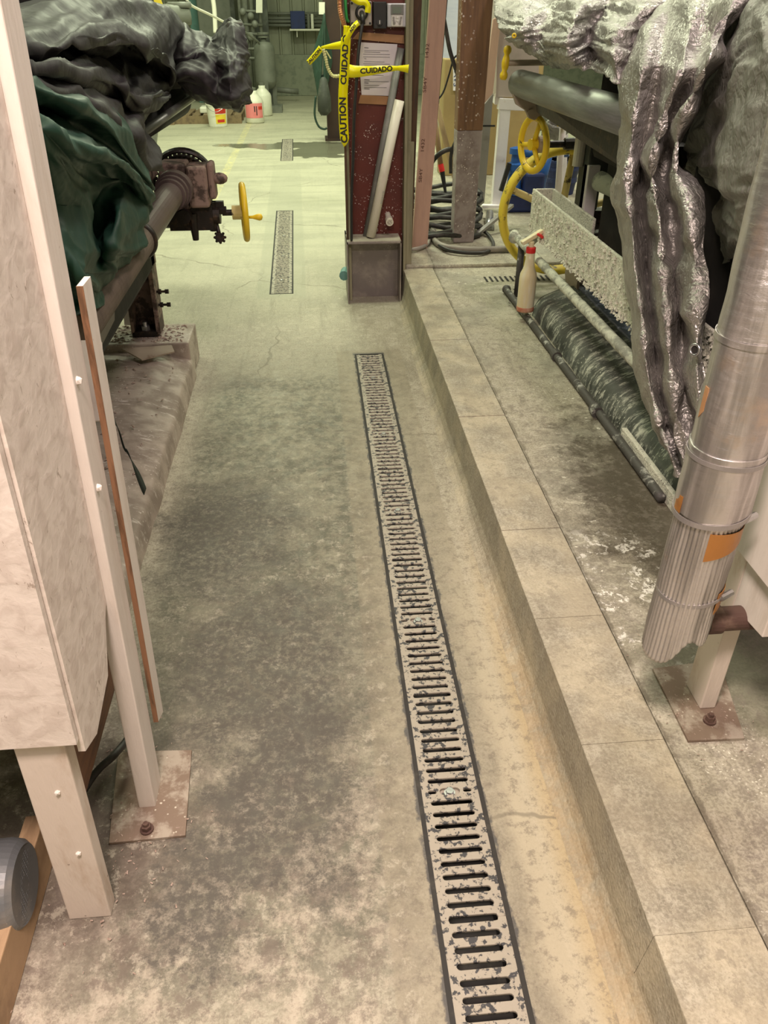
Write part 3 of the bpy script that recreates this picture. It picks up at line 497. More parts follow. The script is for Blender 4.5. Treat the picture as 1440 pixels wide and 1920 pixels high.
# low board, motor and hose under the enclosure
a0 = aZ(22, 1905); a1 = aZ(108, 1590)
b = B(); d = (a1 - a0).normalized(); s_ = Vector((-d.y, d.x, 0)); q = [a0 - d * .25, a1, a1 + s_ * .04, a0 - d * .25 + s_ * .04]
b.prism(q, (0, 0, .12)); top(b.done('timber_sill', 'board', bevel=.003), 'rough brown timber sill lying under the grey motor, bottom left', 'timber')
mc = aY(50, 1657, .93); mo = thing('electric_motor', 'grey electric motor with round perforated fan cover, bottom left', 'motor', (mc.x - .12, mc.y, 0.05))
ax = Vector((1, .05, .0)).normalized()
b = B(); b.lathe([(r_ * 1.14, z_) for r_, z_ in [(.066, -.34), (.072, -.33), (.072, -.12), (.070, -.115), (.070, -.095), (.078, -.09), (.078, -.03), (.074, -.012), (.066, -.002), (.062, -.006), (.061, -.010)]], mc, ax, 40); b.done('motor_body', 'motor', mo)
hp = [[(.0715 * math.cos(2 * math.pi * i / 40),   .0715 * math.sin(2 * math.pi * i / 40)) for i in range(40)]]
for i in range(-7, 8):
    for j in range(-9, 10):
        x, y = i * .0086, (j + (i % 2) * .5) * .0068
        if .014 < math.hypot(x, y) < .064: hp.append([(x + .0034 * math.cos(k * math.pi / 3) , y + .0027 * math.sin(k * math.pi / 3)) for k in range(6)])
me = curve_mesh(hp, .0012); q = ax.to_track_quat('Z', 'Y').to_matrix().to_4x4(); me.transform(Matrix.Translation(mc - ax * .0045) @ q); link('fan_grille', me, 'motor', mo)
b = B(); b.tube([mc - ax * .009, mc - ax * .0085], .068, 30); b.done('fan', 'dark', mo)
b = B(); b.box(mc.x - .30, mc.x - .12, mc.y - .02, mc.y + .13, .02, mc.z - .05); b.done('motor_foot', 'motor', mo)
h = spl([aY(110, 1560, 1.15), aY(175, 1455, 1.22), aY(215, 1415, 1.25), aY(245, 1375, 1.33), aY(255, 1330, 1.42)], 8)
top(B().tube(h, .009, 10).done('cable', 'rubber', smooth=True), 'dark flexible cable curving up behind the wide white leg', 'cable')
# ------------------------------------------------------------------ left machine foundation
def prof_plinth(name, prof, y0, y1, mat, wob=.006):
    P = spl([Vector((x, 0, z)) for x, z in prof], 6); bm = bmesh.new(); n = int((y1 - y0) / .03); V = []
    for i in range(n + 1):
        y = y0 + (y1 - y0) * i / n; V.append([bm.verts.new((p.x + wob * noise.noise(Vector((p.x * 6, y * 5, p.z * 6))), y, max(p.z + wob * noise.noise(Vector((p.x * 8, y * 6 + 9, 3))), 0))) for p in P])
    for i in range(n):
        for j in range(len(P) - 1): bm.faces.new((V[i][j], V[i + 1][j], V[i + 1][j + 1], V[i][j + 1]))
    bm.faces.new(V[0]); bm.faces.new(V[-1][::-1])
    bmesh.ops.recalc_face_normals(bm, faces=bm.faces); me = bpy.data.meshes.new(name); bm.to_mesh(me); bm.free(); return st(link(name, me, mat, smooth=True))
prof_plinth('machine_foundation_left', [(-.628, 0), (-.633, .05), (-.640, .085), (-.66, .10), (-.72, .12), (-.80, .145), (-.95, .15), (-1.6, .15), (-2.4, .15), (-2.4, 0)], 1.45, 3.72, 'plinL')
st(B().box(-2.4, -.645, 3.70, 3.985, 0, .185).done('foundation_pedestal_left', 'plinL', bevel=.008))
def chips(name, lab, reg, n, smin, smax, mat='chips'):
    b = B()
    for i in range(n):
        x, y, z = reg(); s1 = random.uniform(smin, smax); s2 = s1 * random.uniform(.25, .6); a = random.uniform(0, 6.3); t = random.uniform(-.3, .3)
        M4 = Matrix.Translation((x, y, z + s2 * .3)) @ Matrix.Rotation(a, 4, 'Z') @ Matrix.Rotation(t, 4, 'X')
        vs = [b.m.verts.new(M4 @ Vector((u * s1, v * s2, w * s2 * .5))) for u, v, w in ((-.5, -.5, -.5), (.5, -.3, -.5), (.4, .5, -.5), (-.4, .4, -.5), (0, 0, .5))]
        for f in ((0, 1, 4), (1, 2, 4), (2, 3, 4), (3, 0, 4), (3, 2, 1, 0)): b.m.faces.new([vs[i] for i in f])
    o = b.done(name, mat); prop(o, lab, 'debris', kind='stuff'); return o
def regL():
    y = random.uniform(1.9, 3.65); x = random.uniform(-1.25, -.7); return x, y, (.12 if x > -.76 else .15) + .001
chips('wood_chip_debris', 'small wood chips scattered over the left concrete foundation', regL, 380, .006, .022)
chips('wood_chip_heap', 'pale chips heaped around the left machine foot', lambda: (random.uniform(-1.15, -.68), random.uniform(3.72, 3.96), .186), 260, .008, .026)
chips('grit', 'grit and crumbs around the left enclosure legs', lambda: (random.gauss(-.47, .07), random.gauss(1.12, .14), .0085 if random.random() < .4 else .002), 160, .003, .009)
chips('gravel_crumbs', 'pale crumbs round the base plate on the right slab', lambda: (random.gauss(.83, .07), random.gauss(1.2, .12), .176), 120, .002, .007)
b = B(); b.hexa([Vector(p) for p in ((-.95, 3.62, .19), (-.72, 3.66, .185), (-.70, 3.60, .175), (-.84, 3.52, .17))], [Vector(p) for p in ((-.95, 3.62, .196), (-.72, 3.66, .191), (-.70, 3.60, .181), (-.84, 3.52, .176))])
top(b.done('wood_offcut', 'tan'), 'flat wooden offcut lying in front of the left machine foot', 'offcut')
# ------------------------------------------------------------------ left machine
ml = thing('roller_machine', 'greasy rusted roller machine under dark tarps on the left foundation', 'machine', (-.9, 3.2, .15))
# foot frame
b = B(); b.box(-.93, -.80, 3.79, 3.90, .185, .215); b.done('foot_plate', 'grease', ml, bevel=.004)
fr = B(); fr.bar((-.80, 3.85, .2), (-.79, 3.85, .80), .022, .12, (0, 1, 0)); fr.bar((-.925, 3.85, .2), (-.90, 3.85, .80), .016, .12, (0, 1, 0)); fr.bar((-.86, 3.90, .2), (-.85, 3.90, .80), .13, .012, (0, 1, 0)); fr.box(-.90, -.78, 3.80, 3.91, .52, .62); fr.box(-.92, -.64, 3.80, 3.91, .76, .82)
fr = fr.done('foot_frame', 'pinkpaint', ml, bevel=.003)
for z, x in ((.40, -.79), (.335, -.79)):
    b = B(); b.tube([(x, 3.83, z), (x + .06, 3.83, z)], .006, 8); b.tube([(x + .012, 3.83, z), (x + .026, 3.83, z)], .014, 6); b.tube([(x + .045, 3.83, z), (x + .062, 3.83, z)], .012, 6); b.done('set_screw', 'grease', fr)
b = B(); b.tube([(-.865, 3.82, .215), (-.865, 3.82, .235)], .022, 6); b.tube([(-.865, 3.82, .235), (-.865, 3.82, .255)], .012, 8); b.done('foot_bolt', 'zinc', fr)
b = B(); b.bar((-.98, 3.95, .2), (-.95, 3.95, .6), .03, .03); b.done('rear_strut', 'whitef', ml)
b = B(); b.box(-1.5, -.93, 3.8, 3.9, .33, .55); b.done('cross_beam', 'grease', ml)
# long roller, its near half in a lighter lit tone
RC = Vector((-.60, 0, .90)); ry = lambda y, z=0: (RC.x, y, RC.z + z)
b = B(); b.tube([ry(2.75), ry(3.66)], .053, 32); b.tube([ry(3.50), ry(3.53)], .064, 32); b.tube([ry(3.55), ry(3.58)], .070, 32); b.tube([ry(3.60), ry(3.66)], .078, 32); b.tube([ry(3.66), ry(3.80)], .05, 24); b.done('long_roller', 'brownroll', ml)
b = B(); b.ring(ry(2.76), (0, 1, 0), .056, .010, 36, 8, 2); b.done('roller_collar', 'grease', ml, smooth=True)
b = B(); b.tube([ry(1.85), ry(2.75)], .056, 32); b.done('lit_roller_half', 'roller_lit', ml)  # lighter brown paints the lit underside of the same roller
b = B(); b.hexa([aX(170, 690, -.60), aX(215, 600, -.60), aX(205, 600, -.63), aX(160, 680, -.63)], [aX(140, 620, -.60), aX(215, 570, -.60), aX(205, 570, -.63), aX(140, 600, -.63)]); b.done('roller_end_flap', 'brownroll', ml)
b = B(); b.box(-.95, -.68, 2.4, 3.75, .94, 1.0); b.done('upper_deck', 'pinkpaint', ml, bevel=.01)
# bearing housing, gear and valve cluster
ho = B(); ho.box(-.56, -.47, 3.74, 3.88, .80, .975); ho.box(-.47, -.44, 3.77, 3.86, .83, .985); ho.box(-.68, -.56, 3.76, 3.9, .79, .985); ho = ho.done('bearing_housing', 'pinkpaint', ml, bevel=.012)
b = B(); b.ico((-.42, 3.80, .915), .034, 2); b.m.verts.ensure_lookup_table()
for v in b.m.verts: v.co = Vector((-.42 + (v.co.x + .42) * 1.1, v.co.y, .915 + (v.co.z - .915) * .75))
b.done('bearing_nose', 'pinkpaint', ho, smooth=True)
g = B(); gc = Vector((-.61, 4.0, .87)); g.ring(gc, (-.1, 1, .15), .140, .012, 40, 8, 2.2); g.tube([gc - Vector((0, .02, 0)), gc + Vector((0, .02, 0))], .118, 36)
for i in range(36):
    a = i / 36 * 2 * math.pi; c = gc + Vector((.124 * math.cos(a), -.03, .124 * math.sin(a))); g.box(c.x - .006, c.x + .006, c.y - .02, c.y + .01, c.z - .006, c.z + .006)
g.done('gear_wheel', 'grease', ml)
v0 = aY(300, 405, 3.85); vz = v0.z
va = B(); va.tube([(-.72, 3.85, vz - .01), (-.52, 3.85, vz - .01)], .045, 16); va.box(-.67, -.47, 3.79, 3.91, vz - .055, vz + .05); va.tube([(-.53, 3.85, vz), (-.44, 3.85, vz)], .040, 16); va.tube([(-.475, 3.85, vz - .07), (-.475, 3.85, vz + .06)], .022, 12); va.tube([(-.475, 3.85, vz + .02), (-.41, 3.85, vz + .02)], .02, 6); va.tube([(-.56, 3.80, vz - .10), (-.56, 3.80, vz + .02)], [.014, .026], 12); va.tube([(-.59, 3.78, vz + .02), (-.59, 3.72, vz + .02)], .032, 8); va.box(-.48, -.42, 3.84, 3.87, vz + .035, vz + .06)
va = va.done('valve_body', 'grease', ml)
b = B(); c = Vector((-.45, 3.82, vz - .095)); ax_ = Vector((0, -1, .1)).normalized(); b.tube([c, c + ax_ * .012], .022, 12)
for i in range(8): a = i * math.pi / 4; b.ico(c + Vector((.024 * math.cos(a), 0, .024 * math.sin(a))), .0075, 1)
b.tube([c + Vector((0, 0, 0)), Vector((-.465, 3.85, vz - .03))], .01, 8); b.done('star_knob', 'grease', va)
hc = aY(458, 398, 3.85)
hwl = B(); hwl.ring(hc, (1, .12, 0), .118, .0145, 48, 12); hwl = hwl.done('hand_wheel', 'yellow', ml, smooth=True)
b = B(); b.tube([hc - Vector((.055, 0, 0)), hc - Vector((.01, 0, 0))], .032, 16); b.tube([hc - Vector((.01, 0, 0)), hc + Vector((.012, 0, 0))], .022, 16); b.done('hub', 'yellow_worn', hwl)
b = B(); b.tube([Vector((-.43, 3.85, hc.z)), hc - Vector((.03, 0, 0))], .014, 12); b.done('spindle', 'grease', hwl)
for k in range(3):
    a = k * 2.094 + .5; d = Vector((0, math.cos(a), math.sin(a))); b = B(); b.tube([hc, hc + d * .11], [.012, .009], 8); b.done('spoke', 'yellow', hwl, smooth=True)
b = B(); c = hc + Vector((.01, -.05, -.012)); b.lathe([(.006, 0), (.007, .03), (.013, .05), (.016, .062), (.013, .072), (.002, .077)], c, (1, 0, 0), 16); b.done('crank_grip', 'yellow', hwl, smooth=True)
# covered drum and rail under the far tarp
r0 = aX(262, 252, -.66); r1 = aX(368, 178, -.545)
b = B(); b.tube([r0, r1], .018, 12); b.done('guide_rail', 'steel', ml, smooth=True)
b = B(); b.tube([r0 + Vector((-.10, 0, .0)), r1 + Vector((-.10, 0, -.02))], .075, 24); b.done('covered_drum', 'dark', ml, smooth=True)
b = B(); b.box(-1.7, -.78, 1.6, 3.9, .5, 1.35); b.done('housing', 'dark', ml, bevel=.03)
pp = aY(441, 50, 4.25); b = B(); b.box(pp.x - .035, pp.x + .035, 4.22, 4.3, 1.22, pp.z + .02); b.bar((pp.x, 4.26, 1.30), (-.8, 4.1, 1.26), .06, .06); b.done('top_bracket', 'tank', ml, bevel=.008)
# tarps on the left
def RX(l): return [aX(x, y, X) for x, y, X in l]
def RY(l): return [aY(x, y, Y) for x, y, Y in l]
t0 = [(-80, 60, -.75), (30, 26, -.75), (150, -10, -.75), (250, -8, -.72), (310, 12, -.66), (334, 42, -.62)]
back = [p + Vector((-.55, .05, -.1)) for p in RX(t0)]
rows = [back, RX(t0),
 RX([(-60, 90, -.62), (40, 60, -.62), (160, 32, -.60), (250, 38, -.58), (305, 52, -.56), (336, 88, -.56)]),
 RX([(-50, 118, -.56), (45, 95, -.55), (150, 84, -.50), (230, 80, -.49), (290, 98, -.50), (333, 132, -.54)]),
 RX([(-45, 122, -.68), (50, 106, -.66), (150, 100, -.66), (230, 98, -.68), (283, 120, -.66), (322, 165, -.60)]),
 RX([(-40, 130, -.62), (50, 112, -.58), (150, 112, -.60), (225, 135, -.62), (275, 158, -.58), (315, 180, -.60)]),
 RX([(-30, 150, -.54), (55, 122, -.50), (130, 132, -.49), (215, 158, -.53), (262, 180, -.52), (316, 184, -.58)]),
 RX([(-30, 175, -.58), (60, 140, -.56), (140, 160, -.56), (215, 190, -.60), (258, 212, -.56), (280, 232, -.62)]),
 RX([(-30, 205, -.54), (60, 165, -.50), (150, 190, -.50), (215, 225, -.50), (258, 262, -.52), (300, 292, -.58)]),
 RX([(-30, 250, -.60), (60, 220, -.58), (160, 250, -.57), (228, 280, -.57), (262, 315, -.56), (306, 322, -.58)])]
top(sheet('tarp', rows, 'tarp_black', k=20, amp=.036, sc=4.5, seed=1, cre=.0012, fu=6, fv=4), 'large charcoal tarp heaped over the left machine, beside the white post', 'tarp')
rows = [
 RX([(10, 118, -.60), (55, 142, -.58), (130, 164, -.55), (188, 192, -.54), (238, 240, -.54), (272, 318, -.56)]),
 RX([(25, 150, -.50), (62, 165, -.48), (130, 188, -.46), (192, 228, -.46), (242, 280, -.48), (284, 345, -.52)]),
 RX([(35, 195, -.56), (72, 210, -.55), (125, 228, -.53), (185, 262, -.52), (240, 305, -.50), (286, 362, -.52)]),
 RX([(38, 235, -.48), (78, 240, -.44), (130, 258, -.43), (190, 290, -.43), (240, 322, -.46), (286, 378, -.51)]),
 RX([(50, 292, -.52), (90, 295, -.47), (140, 318, -.48), (188, 328, -.54), (236, 342, -.55), (284, 400, -.52)]),
 RX([(60, 375, -.55), (100, 380, -.52), (160, 385, -.50), (184, 390, -.565), (225, 395, -.49), (278, 428, -.53)]),
 RX([(80, 450, -.54), (115, 455, -.50), (166, 460, -.48), (184, 465, -.555), (208, 462, -.50), (264, 472, -.54)]),
 RX([(90, 520, -.54), (125, 510, -.50), (170, 522, -.46), (190, 512, -.53), (215, 498, -.53), (246, 490, -.55)]),
 RX([(100, 550, -.60), (130, 545, -.58), (168, 545, -.55), (190, 540, -.58), (215, 522, -.58), (244, 505, -.58)]),
 RX([(110, 590, -.57), (135, 592, -.56), (165, 585, -.55), (190, 568, -.57), (212, 548, -.58), (240, 520, -.60)])]
top(sheet('tarp', rows, 'tarp_green', k=20, amp=.024, sc=5, seed=2, cre=.001, fu=6, fv=3), 'dark green tarp hanging in folds behind the white enclosure post', 'tarp')
rows = [
 [p + Vector((-.1, .5, -.1)) for p in RY([(300, 60, 4.5), (345, 45, 4.5), (372, 62, 4.6), (398, 72, 4.6), (418, 50, 4.5), (430, 36, 4.4), (450, 40, 4.35)])],
 RY([(300, 60, 4.5), (345, 45, 4.5), (372, 62, 4.6), (398, 72, 4.6), (418, 50, 4.5), (430, 36, 4.35), (450, 40, 4.3)]),
 RY([(305, 90, 4.3), (345, 84, 4.1), (375, 90, 4.3), (400, 84, 4.5), (420, 70, 4.25), (438, 60, 4.1), (460, 68, 4.2)]),
 RY([(305, 112, 4.1), (345, 108, 4.05), (380, 100, 4.1), (405, 96, 4.15), (424, 94, 4.05), (444, 96, 4.0), (464, 104, 4.15)]),
 RY([(310, 130, 4.2), (345, 116, 4.1), (380, 106, 4.05), (408, 102, 3.95), (430, 112, 3.9), (450, 122, 3.95), (466, 136, 4.15)]),
 RY([(318, 148, 3.95), (350, 138, 3.85), (385, 136, 3.85), (410, 136, 3.95), (430, 142, 3.80), (452, 150, 3.9), (470, 160, 4.1)]),
 RY([(328, 160, 3.95), (358, 164, 3.9), (388, 172, 3.85), (410, 176, 3.85), (434, 182, 3.78), (455, 180, 3.9), (473, 178, 4.1)]),
 RY([(342, 163, 4.0), (368, 182, 4.0), (394, 196, 3.95), (414, 206, 3.95), (436, 212, 3.9), (454, 205, 3.95), (470, 193, 4.1)]),
 RY([(340, 150, 4.3), (366, 165, 4.3), (394, 175, 4.25), (414, 185, 4.25), (436, 190, 4.2), (452, 185, 4.2), (466, 180, 4.25)])]
top(sheet('tarp', rows, 'tarp_black', k=18, amp=.026, sc=5.5, seed=3, cre=.0015, fu=6, fv=4), 'charcoal tarp end bulging out over the far end of the left machine', 'tarp')
# small far black tarp edge at top left, hanging webbing strap
b = B(); q = aY(40, 0, 3.0); b.tube([q + Vector((-.08, .2, -.05)), q + Vector((.0, .1, -.02)), q + Vector((.06, 0, .1))], [.06, .09, .07], 16); top(b.done('rolled_cover', 'tarp_black', smooth=True), 'small bunch of black sheeting above the charcoal tarp, top left', 'sheeting')
sp = spl([aX(165, 700, -.62), aX(190, 742, -.60), aX(208, 775, -.605), aX(222, 805, -.61), aX(232, 838, -.61), aX(240, 850, -.60), aX(256, 885, -.585), aX(272, 922, -.58)], 8)
def ribbon(name, pts, wid, mat, parent=None, up=(0, 0, 1), tw=None, th=.0015, smooth=True):
    bm = bmesh.new(); V = []; n = len(pts)
    for i, p in enumerate(pts):
        t = (pts[min(i + 1, n - 1)] - pts[max(i - 1, 0)]).normalized(); u = Vector(up); r = t.cross(u)
        if tw: r = Matrix.Rotation(tw(i / (n - 1)), 3, t) @ r
        r.normalize(); w = wid(i / (n - 1)) if callable(wid) else wid; V.append((bm.verts.new(p - r * w / 2), bm.verts.new(p + r * w / 2)))
    for i in range(n - 1): bm.faces.new((V[i][0], V[i][1], V[i + 1][1], V[i + 1][0]))
    me = bpy.data.meshes.new(name); bm.to_mesh(me); bm.free(); return link(name, me, mat, parent, smooth=smooth, solid=th)
top(ribbon('webbing_strap', sp, lambda t: .022 + .012 * math.sin(t * 9), 'strap', up=(1, .3, .2), tw=lambda t: .5 * math.sin(t * 8)), 'dark green webbing strap dangling over the left foundation', 'strap')
top(ribbon('webbing_strap', spl([aX(165, 735, -.63), aX(185, 748, -.60), aX(196, 752, -.60), aX(208, 757, -.61)], 6), .03, 'strap', up=(1, .3, .2)), 'short dark strap end crossing behind the dangling strap', 'strap')
# ------------------------------------------------------------------ central column
col = thing('steel_column', 'red oxide steel column with paint spatter standing in a steel guard', 'column', (.36, 4.9, 0))
b = B(); b.box(.205, .555, 4.985, 4.997, 0, 3.2); web = b.done('web', 'red_steel', col)
b = B(); b.box(.197, .215, 4.86, 5.12, .0, 3.2); b.box(.540, .556, 4.90, 5.12, 0, 3.2); b.done('flange', 'lumber', col, bevel=.002)
g = B(); g.box(.185, .193, 4.79, 5.1, 0, .375); g.box(.510, .518, 4.79, 5.1, 0, .375); g.box(.185, .518, 4.79, 5.1, .365, .375); g.box(.193, .510, 4.93, 4.94, 0, .365); g.done('guard_box', 'guard', col, bevel=.001)
B().box(.188, .515, 4.80, 4.98, .375, .379).done('dust_ledge', 'guardtop', col)
c = aY(728, 408, 4.95); b = B(); b.lathe([(.017, 0), (.017, .06), (.023, .06), (.023, .11), (.016, .11), (.015, .075)], c + Vector((0, .03, .012)), (.02, -1, -.22), 20); b.done('drain_stub', 'pvc', col, smooth=False)
b = B(); b.tube([aY(727, 414, 4.841) + Vector((0, .006, 0)), aY(727, 414, 4.841)], .0145, 16); b.m.clear(); b.tube([c + Vector((0, -.02, 0)), c + Vector((0, -.03, 0))], .01, 8); b.done('stub_core', 'dark', col)
# boards right of the column
b = B(); b.box(.560, .590, 5.0, 5.1, .19, 3.0); b.hexa([Vector(p) for p in ((.555, 4.96, .19), (.60, 4.96, .19), (.60, 4.985, .19), (.555, 4.985, .19))], [Vector(p) for p in ((.56, 4.97, .9), (.605, 4.97, .9), (.605, 4.985, .9), (.56, 4.985, .9))]); top(b.done('timber_batten', 'lumber', bevel=.002), 'grey green timber batten against the right side of the red column', 'timber')
b = B(); b.bar((.60, 5.25, .19), (.665, 5.25, 3.2), .07, .05, (0, 1, 0)); top(b.done('splintered_timber', 'darkwood', bevel=.01), 'dark splintered timber between the column and pink stud', 'timber')
def atst(px0, py0, px1, py1, Y):
    return aY(px0, py0, Y), aY(px1, py1, Y)
f0, f1 = aZ(787, 466, .192), None
Yp = f0.y; e = [aY(772, 466, Yp), aY(801, 466, Yp), aY(806, 0, Yp), aY(838, 0, Yp)]
ext = lambda a, b_: b_ + (b_ - a) * .6
ps = thing('pink_stud', 'pale pink painted timber stud with stamped numbers, leaning slightly', 'stud', (f0.x, f0.y, .192))
dy = Vector((0, .04, 0)); e[0].z = e[1].z = .192
b = B(); b.hexa([e[0], e[1], e[1] + dy, e[0] + dy], [ext(e[0], e[2]), ext(e[1], e[3]), ext(e[1], e[3]) + dy, ext(e[0], e[2]) + dy]); b.done('stud_body', 'pinkwood', ps, bevel=.003)
upv = (e[2] - e[0]).normalized()
for px, py, tx in ((801, 96, '1432'), (797, 159, 'SB4Y'), (793, 273, '1432'), (789, 329, 'SB4Y')):
    put_text('stamp', tx, .030, aY(px, py, Yp - .002), upv, (-1, 0, 0), 'brownink', ps, sx=1.35)
bp = thing('wooden_post', 'thick brown wooden post with white paint spatter right of the column', 'post', tuple(aZ(868, 455, .192)))
Yb = bp.location.y; q = [aY(850, 455, Yb), aY(888, 455, Yb), aY(866, 0, Yb), aY(925, 0, Yb)]; q[0].z = q[1].z = .192; dy = Vector((0, .13, 0))
mid0 = q[0].lerp(q[2], .5); mid1 = q[1].lerp(q[3], .5)
b = B(); b.hexa([mid0, mid1, mid1 + dy, mid0 + dy], [ext(q[0], q[2]), ext(q[1], q[3]), ext(q[1], q[3]) + dy, ext(q[0], q[2]) + dy]); b.done('post_body', 'brownpost', bp, bevel=.006)
b = B(); b.hexa([q[0], q[1], q[1] + dy, q[0] + dy], [mid0, mid1, mid1 + dy, mid0 + dy]); b.done('post_foot', 'postfoot', bp, bevel=.006)
# pipes leaning in the column
def pipe(name, a, b_, r, mat, lab):
    t = thing(name, lab, 'pipe', tuple(a)); B().tube([a, b_], r, 20, cap=False).done('pipe_wall', mat, t, smooth=True, solid=.003)
    d = (b_ - a).normalized(); B().tube([b_ - d * .02, b_ - d * .015], r * .9, 16).done('bore', 'dark' if 'grey' in mat else 'pvc', t); return t
pipe('plastic_pipe', aY(686, 446, 4.93), aY(752, 90, 4.95), .019, 'pvcgrey', 'long thin grey pipe leaning in the red column')
pp_ = pipe('plastic_pipe', aY(695, 444, 4.88), aY(749, 188, 4.90), .0265, 'pvc', 'shorter thick white pipe leaning in front of the grey pipe')
pa = aY(712, 395, 4.852); pb = aY(722, 345, 4.856)
put_text('pipe_print', '||||| || |||| ||| |||||', .012, (pa + pb) / 2, pb - pa, (-1, 0, 0), 'greyink', pp_)
# things fixed on the column
wy = 4.975
def quadY(name, px, Yv, mat, th, parent=None, **k):
    P = [aY(x, y, Yv) for x, y in px]; return B().prism(P, (0, th, 0)).done(name, mat, parent, **k)
pz = thing('notice_sheet', 'two printed white sheets with grey text taped to the red column', 'notice', tuple(aY(705, 182, wy)))
quadY('paper', [(678, 178), (736, 180), (745, 83), (671, 79)], wy, 'paper', .002, pz)
b = B(); random.seed(3)
for i, (y, l) in enumerate([(90, 8), (95, 46), (98, 30), (102, 50), (107, 50), (110, 4), (116, 38), (120, 50), (123, 24), (128, 40), (134, 44), (141, 36), (150, 10), (153, 46), (156, 8), (160, 28), (164, 42), (167, 10)]):
    x0 = 681 + (2 if l < 50 else 0); a_ = aY(x0, y, wy - .0015); c_ = aY(x0 + l, y + .8, wy - .0015); h_ = .0022 if l not in (8, 10) else .004
    b.prism([a_, c_, c_ + Vector((0, 0, h_)), a_ + Vector((0, 0, h_))], (0, .001, 0))
b.done('print_lines', 'greyink', pz)
top(quadY('kraft_tape', [(661, 73), (758, 82), (757, 66), (672, 60)], wy - .003, 'kraft', .002), 'brown packing tape strip above the notice', 'tape', None)
top(quadY('kraft_tape', [(672, 194), (731, 197), (731, 181), (676, 178)], wy - .003, 'kraft', .002), 'brown packing tape strip below the notice', 'tape', None)
# gray cord box
cb = thing('outlet_box', 'square grey outlet box with a round black plug face', 'electrical box', tuple(aY(677, 30, 4.9)))
c0, c1 = aY(657, 48, 4.9), aY(697, 2, 4.9); B().box(c0.x, c1.x, 4.9, 4.985, c0.z, c1.z).done('box_body', 'boxgrey', cb, bevel=.006)
for x, z in ((c0.x + .01, c0.z + .01), (c1.x - .01, c0.z + .01), (c0.x + .01, c1.z - .01), (c1.x - .01, c1.z - .01)): bolt(cb, (x, 4.9, z), (0, -1, 0), .004, .003, 'black')
pc = aY(678, 24, 4.89); b = B(); b.ring(pc, (0, -1, 0), .026, .009, 30, 10, 1.2); b.done('plug_ring', 'black', cb, smooth=True); B().tube([pc, pc + Vector((0, -.012, 0))], .021, 24).done('plug_face', 'boxgrey', cb)
B().tube([pc + Vector((0, -.01, 0)), pc + Vector((0.002, -.05, -.02)), pc + Vector((.002, -.06, -.05))], .013, 12).done('cord_grip', 'black', cb, smooth=True)
cd = spl([pc + Vector((.002, -.06, -.04)), aY(677, 60, 4.82), aY(672, 100, 4.80), aY(668, 160, 4.79), aY(664, 220, 4.78), aY(662, 300, 4.775), aY(659, 370, 4.775), aY(659, 440, 4.785), aY(659, 450, 4.81)], 8)
top(B().tube(cd, .0085, 10).done('power_cord', 'black', smooth=True), 'thick black power cord hanging from the outlet box down the column', 'cord')
b = B(); b.box(.187, .200, 4.845, 4.872, .38, 3.); top(b.done('conduit', 'darkwood', bevel=.003), 'dark wooden edge strip along the left of the red column', 'strip')
bb_ = thing('control_box', 'small black electrical box between grey outlet box and keypad', 'electrical box', tuple(aY(712, 30, 4.92)))
c0, c1 = aY(700, 54, 4.92), aY(725, 3, 4.92); B().box(c0.x, c1.x, 4.92, 4.985, c0.z, c1.z).done('box_body', 'black', bb_, bevel=.004)
B().tube([aY(712, 42, 4.92), aY(712, 42, 4.905)], .014, 16).done('rotary_knob', 'black', bb_); B().bar(aY(712, 38, 4.903), aY(712, 45, 4.903), .004, .004).done('knob_mark', 'keyp', bb_)
kp = thing('drive_keypad', 'silver keypad unit with small display and white buttons', 'keypad', tuple(aY(745, 28, 4.92)))
c0, c1 = aY(726, 51, 4.92), aY(763, 6, 4.92); B().box(c0.x, c1.x, 4.92, 4.985, c0.z, c1.z).done('case', 'alu', kp, bevel=.006)
c0, c1 = aY(734, 50, 4.91), aY(756, 8, 4.91); B().box(c0.x, c1.x, 4.91, 4.925, c0.z, c1.z).done('face', 'keyp', kp, bevel=.005)
c0, c1 = aY(733, 28, 4.907), aY(757, 8, 4.907); B().box(c0.x, c1.x, 4.907, 4.912, c0.z, c1.z).done('bezel', 'pvcgrey', kp, bevel=.002)
c0, c1 = aY(736, 25, 4.905), aY(752, 13, 4.905); B().box(c0.x, c1.x, 4.904, 4.908, c0.z, c1.z).done('display', 'lcd', kp)
for px, py, r_ in ((738, 33, .005), (752, 33, .005), (738, 38, .005), (751, 38, .005), (739, 43, .007), (750, 43, .007), (745, 32, .006), (745, 38, .006)): p = aY(px, py, 4.908); B().tube([p, p + Vector((0, -.004, 0))], r_, 14).done('button', 'metalgrey' if r_ != .006 else 'keyp', kp)
fx = spl([aY(636, -30, 4.84), aY(637, 10, 4.84), aY(640, 30, 4.83), aY(646, 48, 4.85), aY(650, 56, 4.88)], 10)
top(B().tube(fx, [.011 + .0018 * (i % 2) for i in range(len(fx))], 10).done('flexible_conduit', 'copper'), 'copper coloured ribbed flexible conduit beside the outlet box', 'conduit')
top(B().tube(spl([aY(647, -30, 4.85), aY(648, 10, 4.85), aY(650, 34, 4.86), aY(653, 40, 4.88)], 6), .008, 10).done('green_cable', 'greenw', smooth=True), 'short bright green cable beside the ribbed conduit', 'cable')
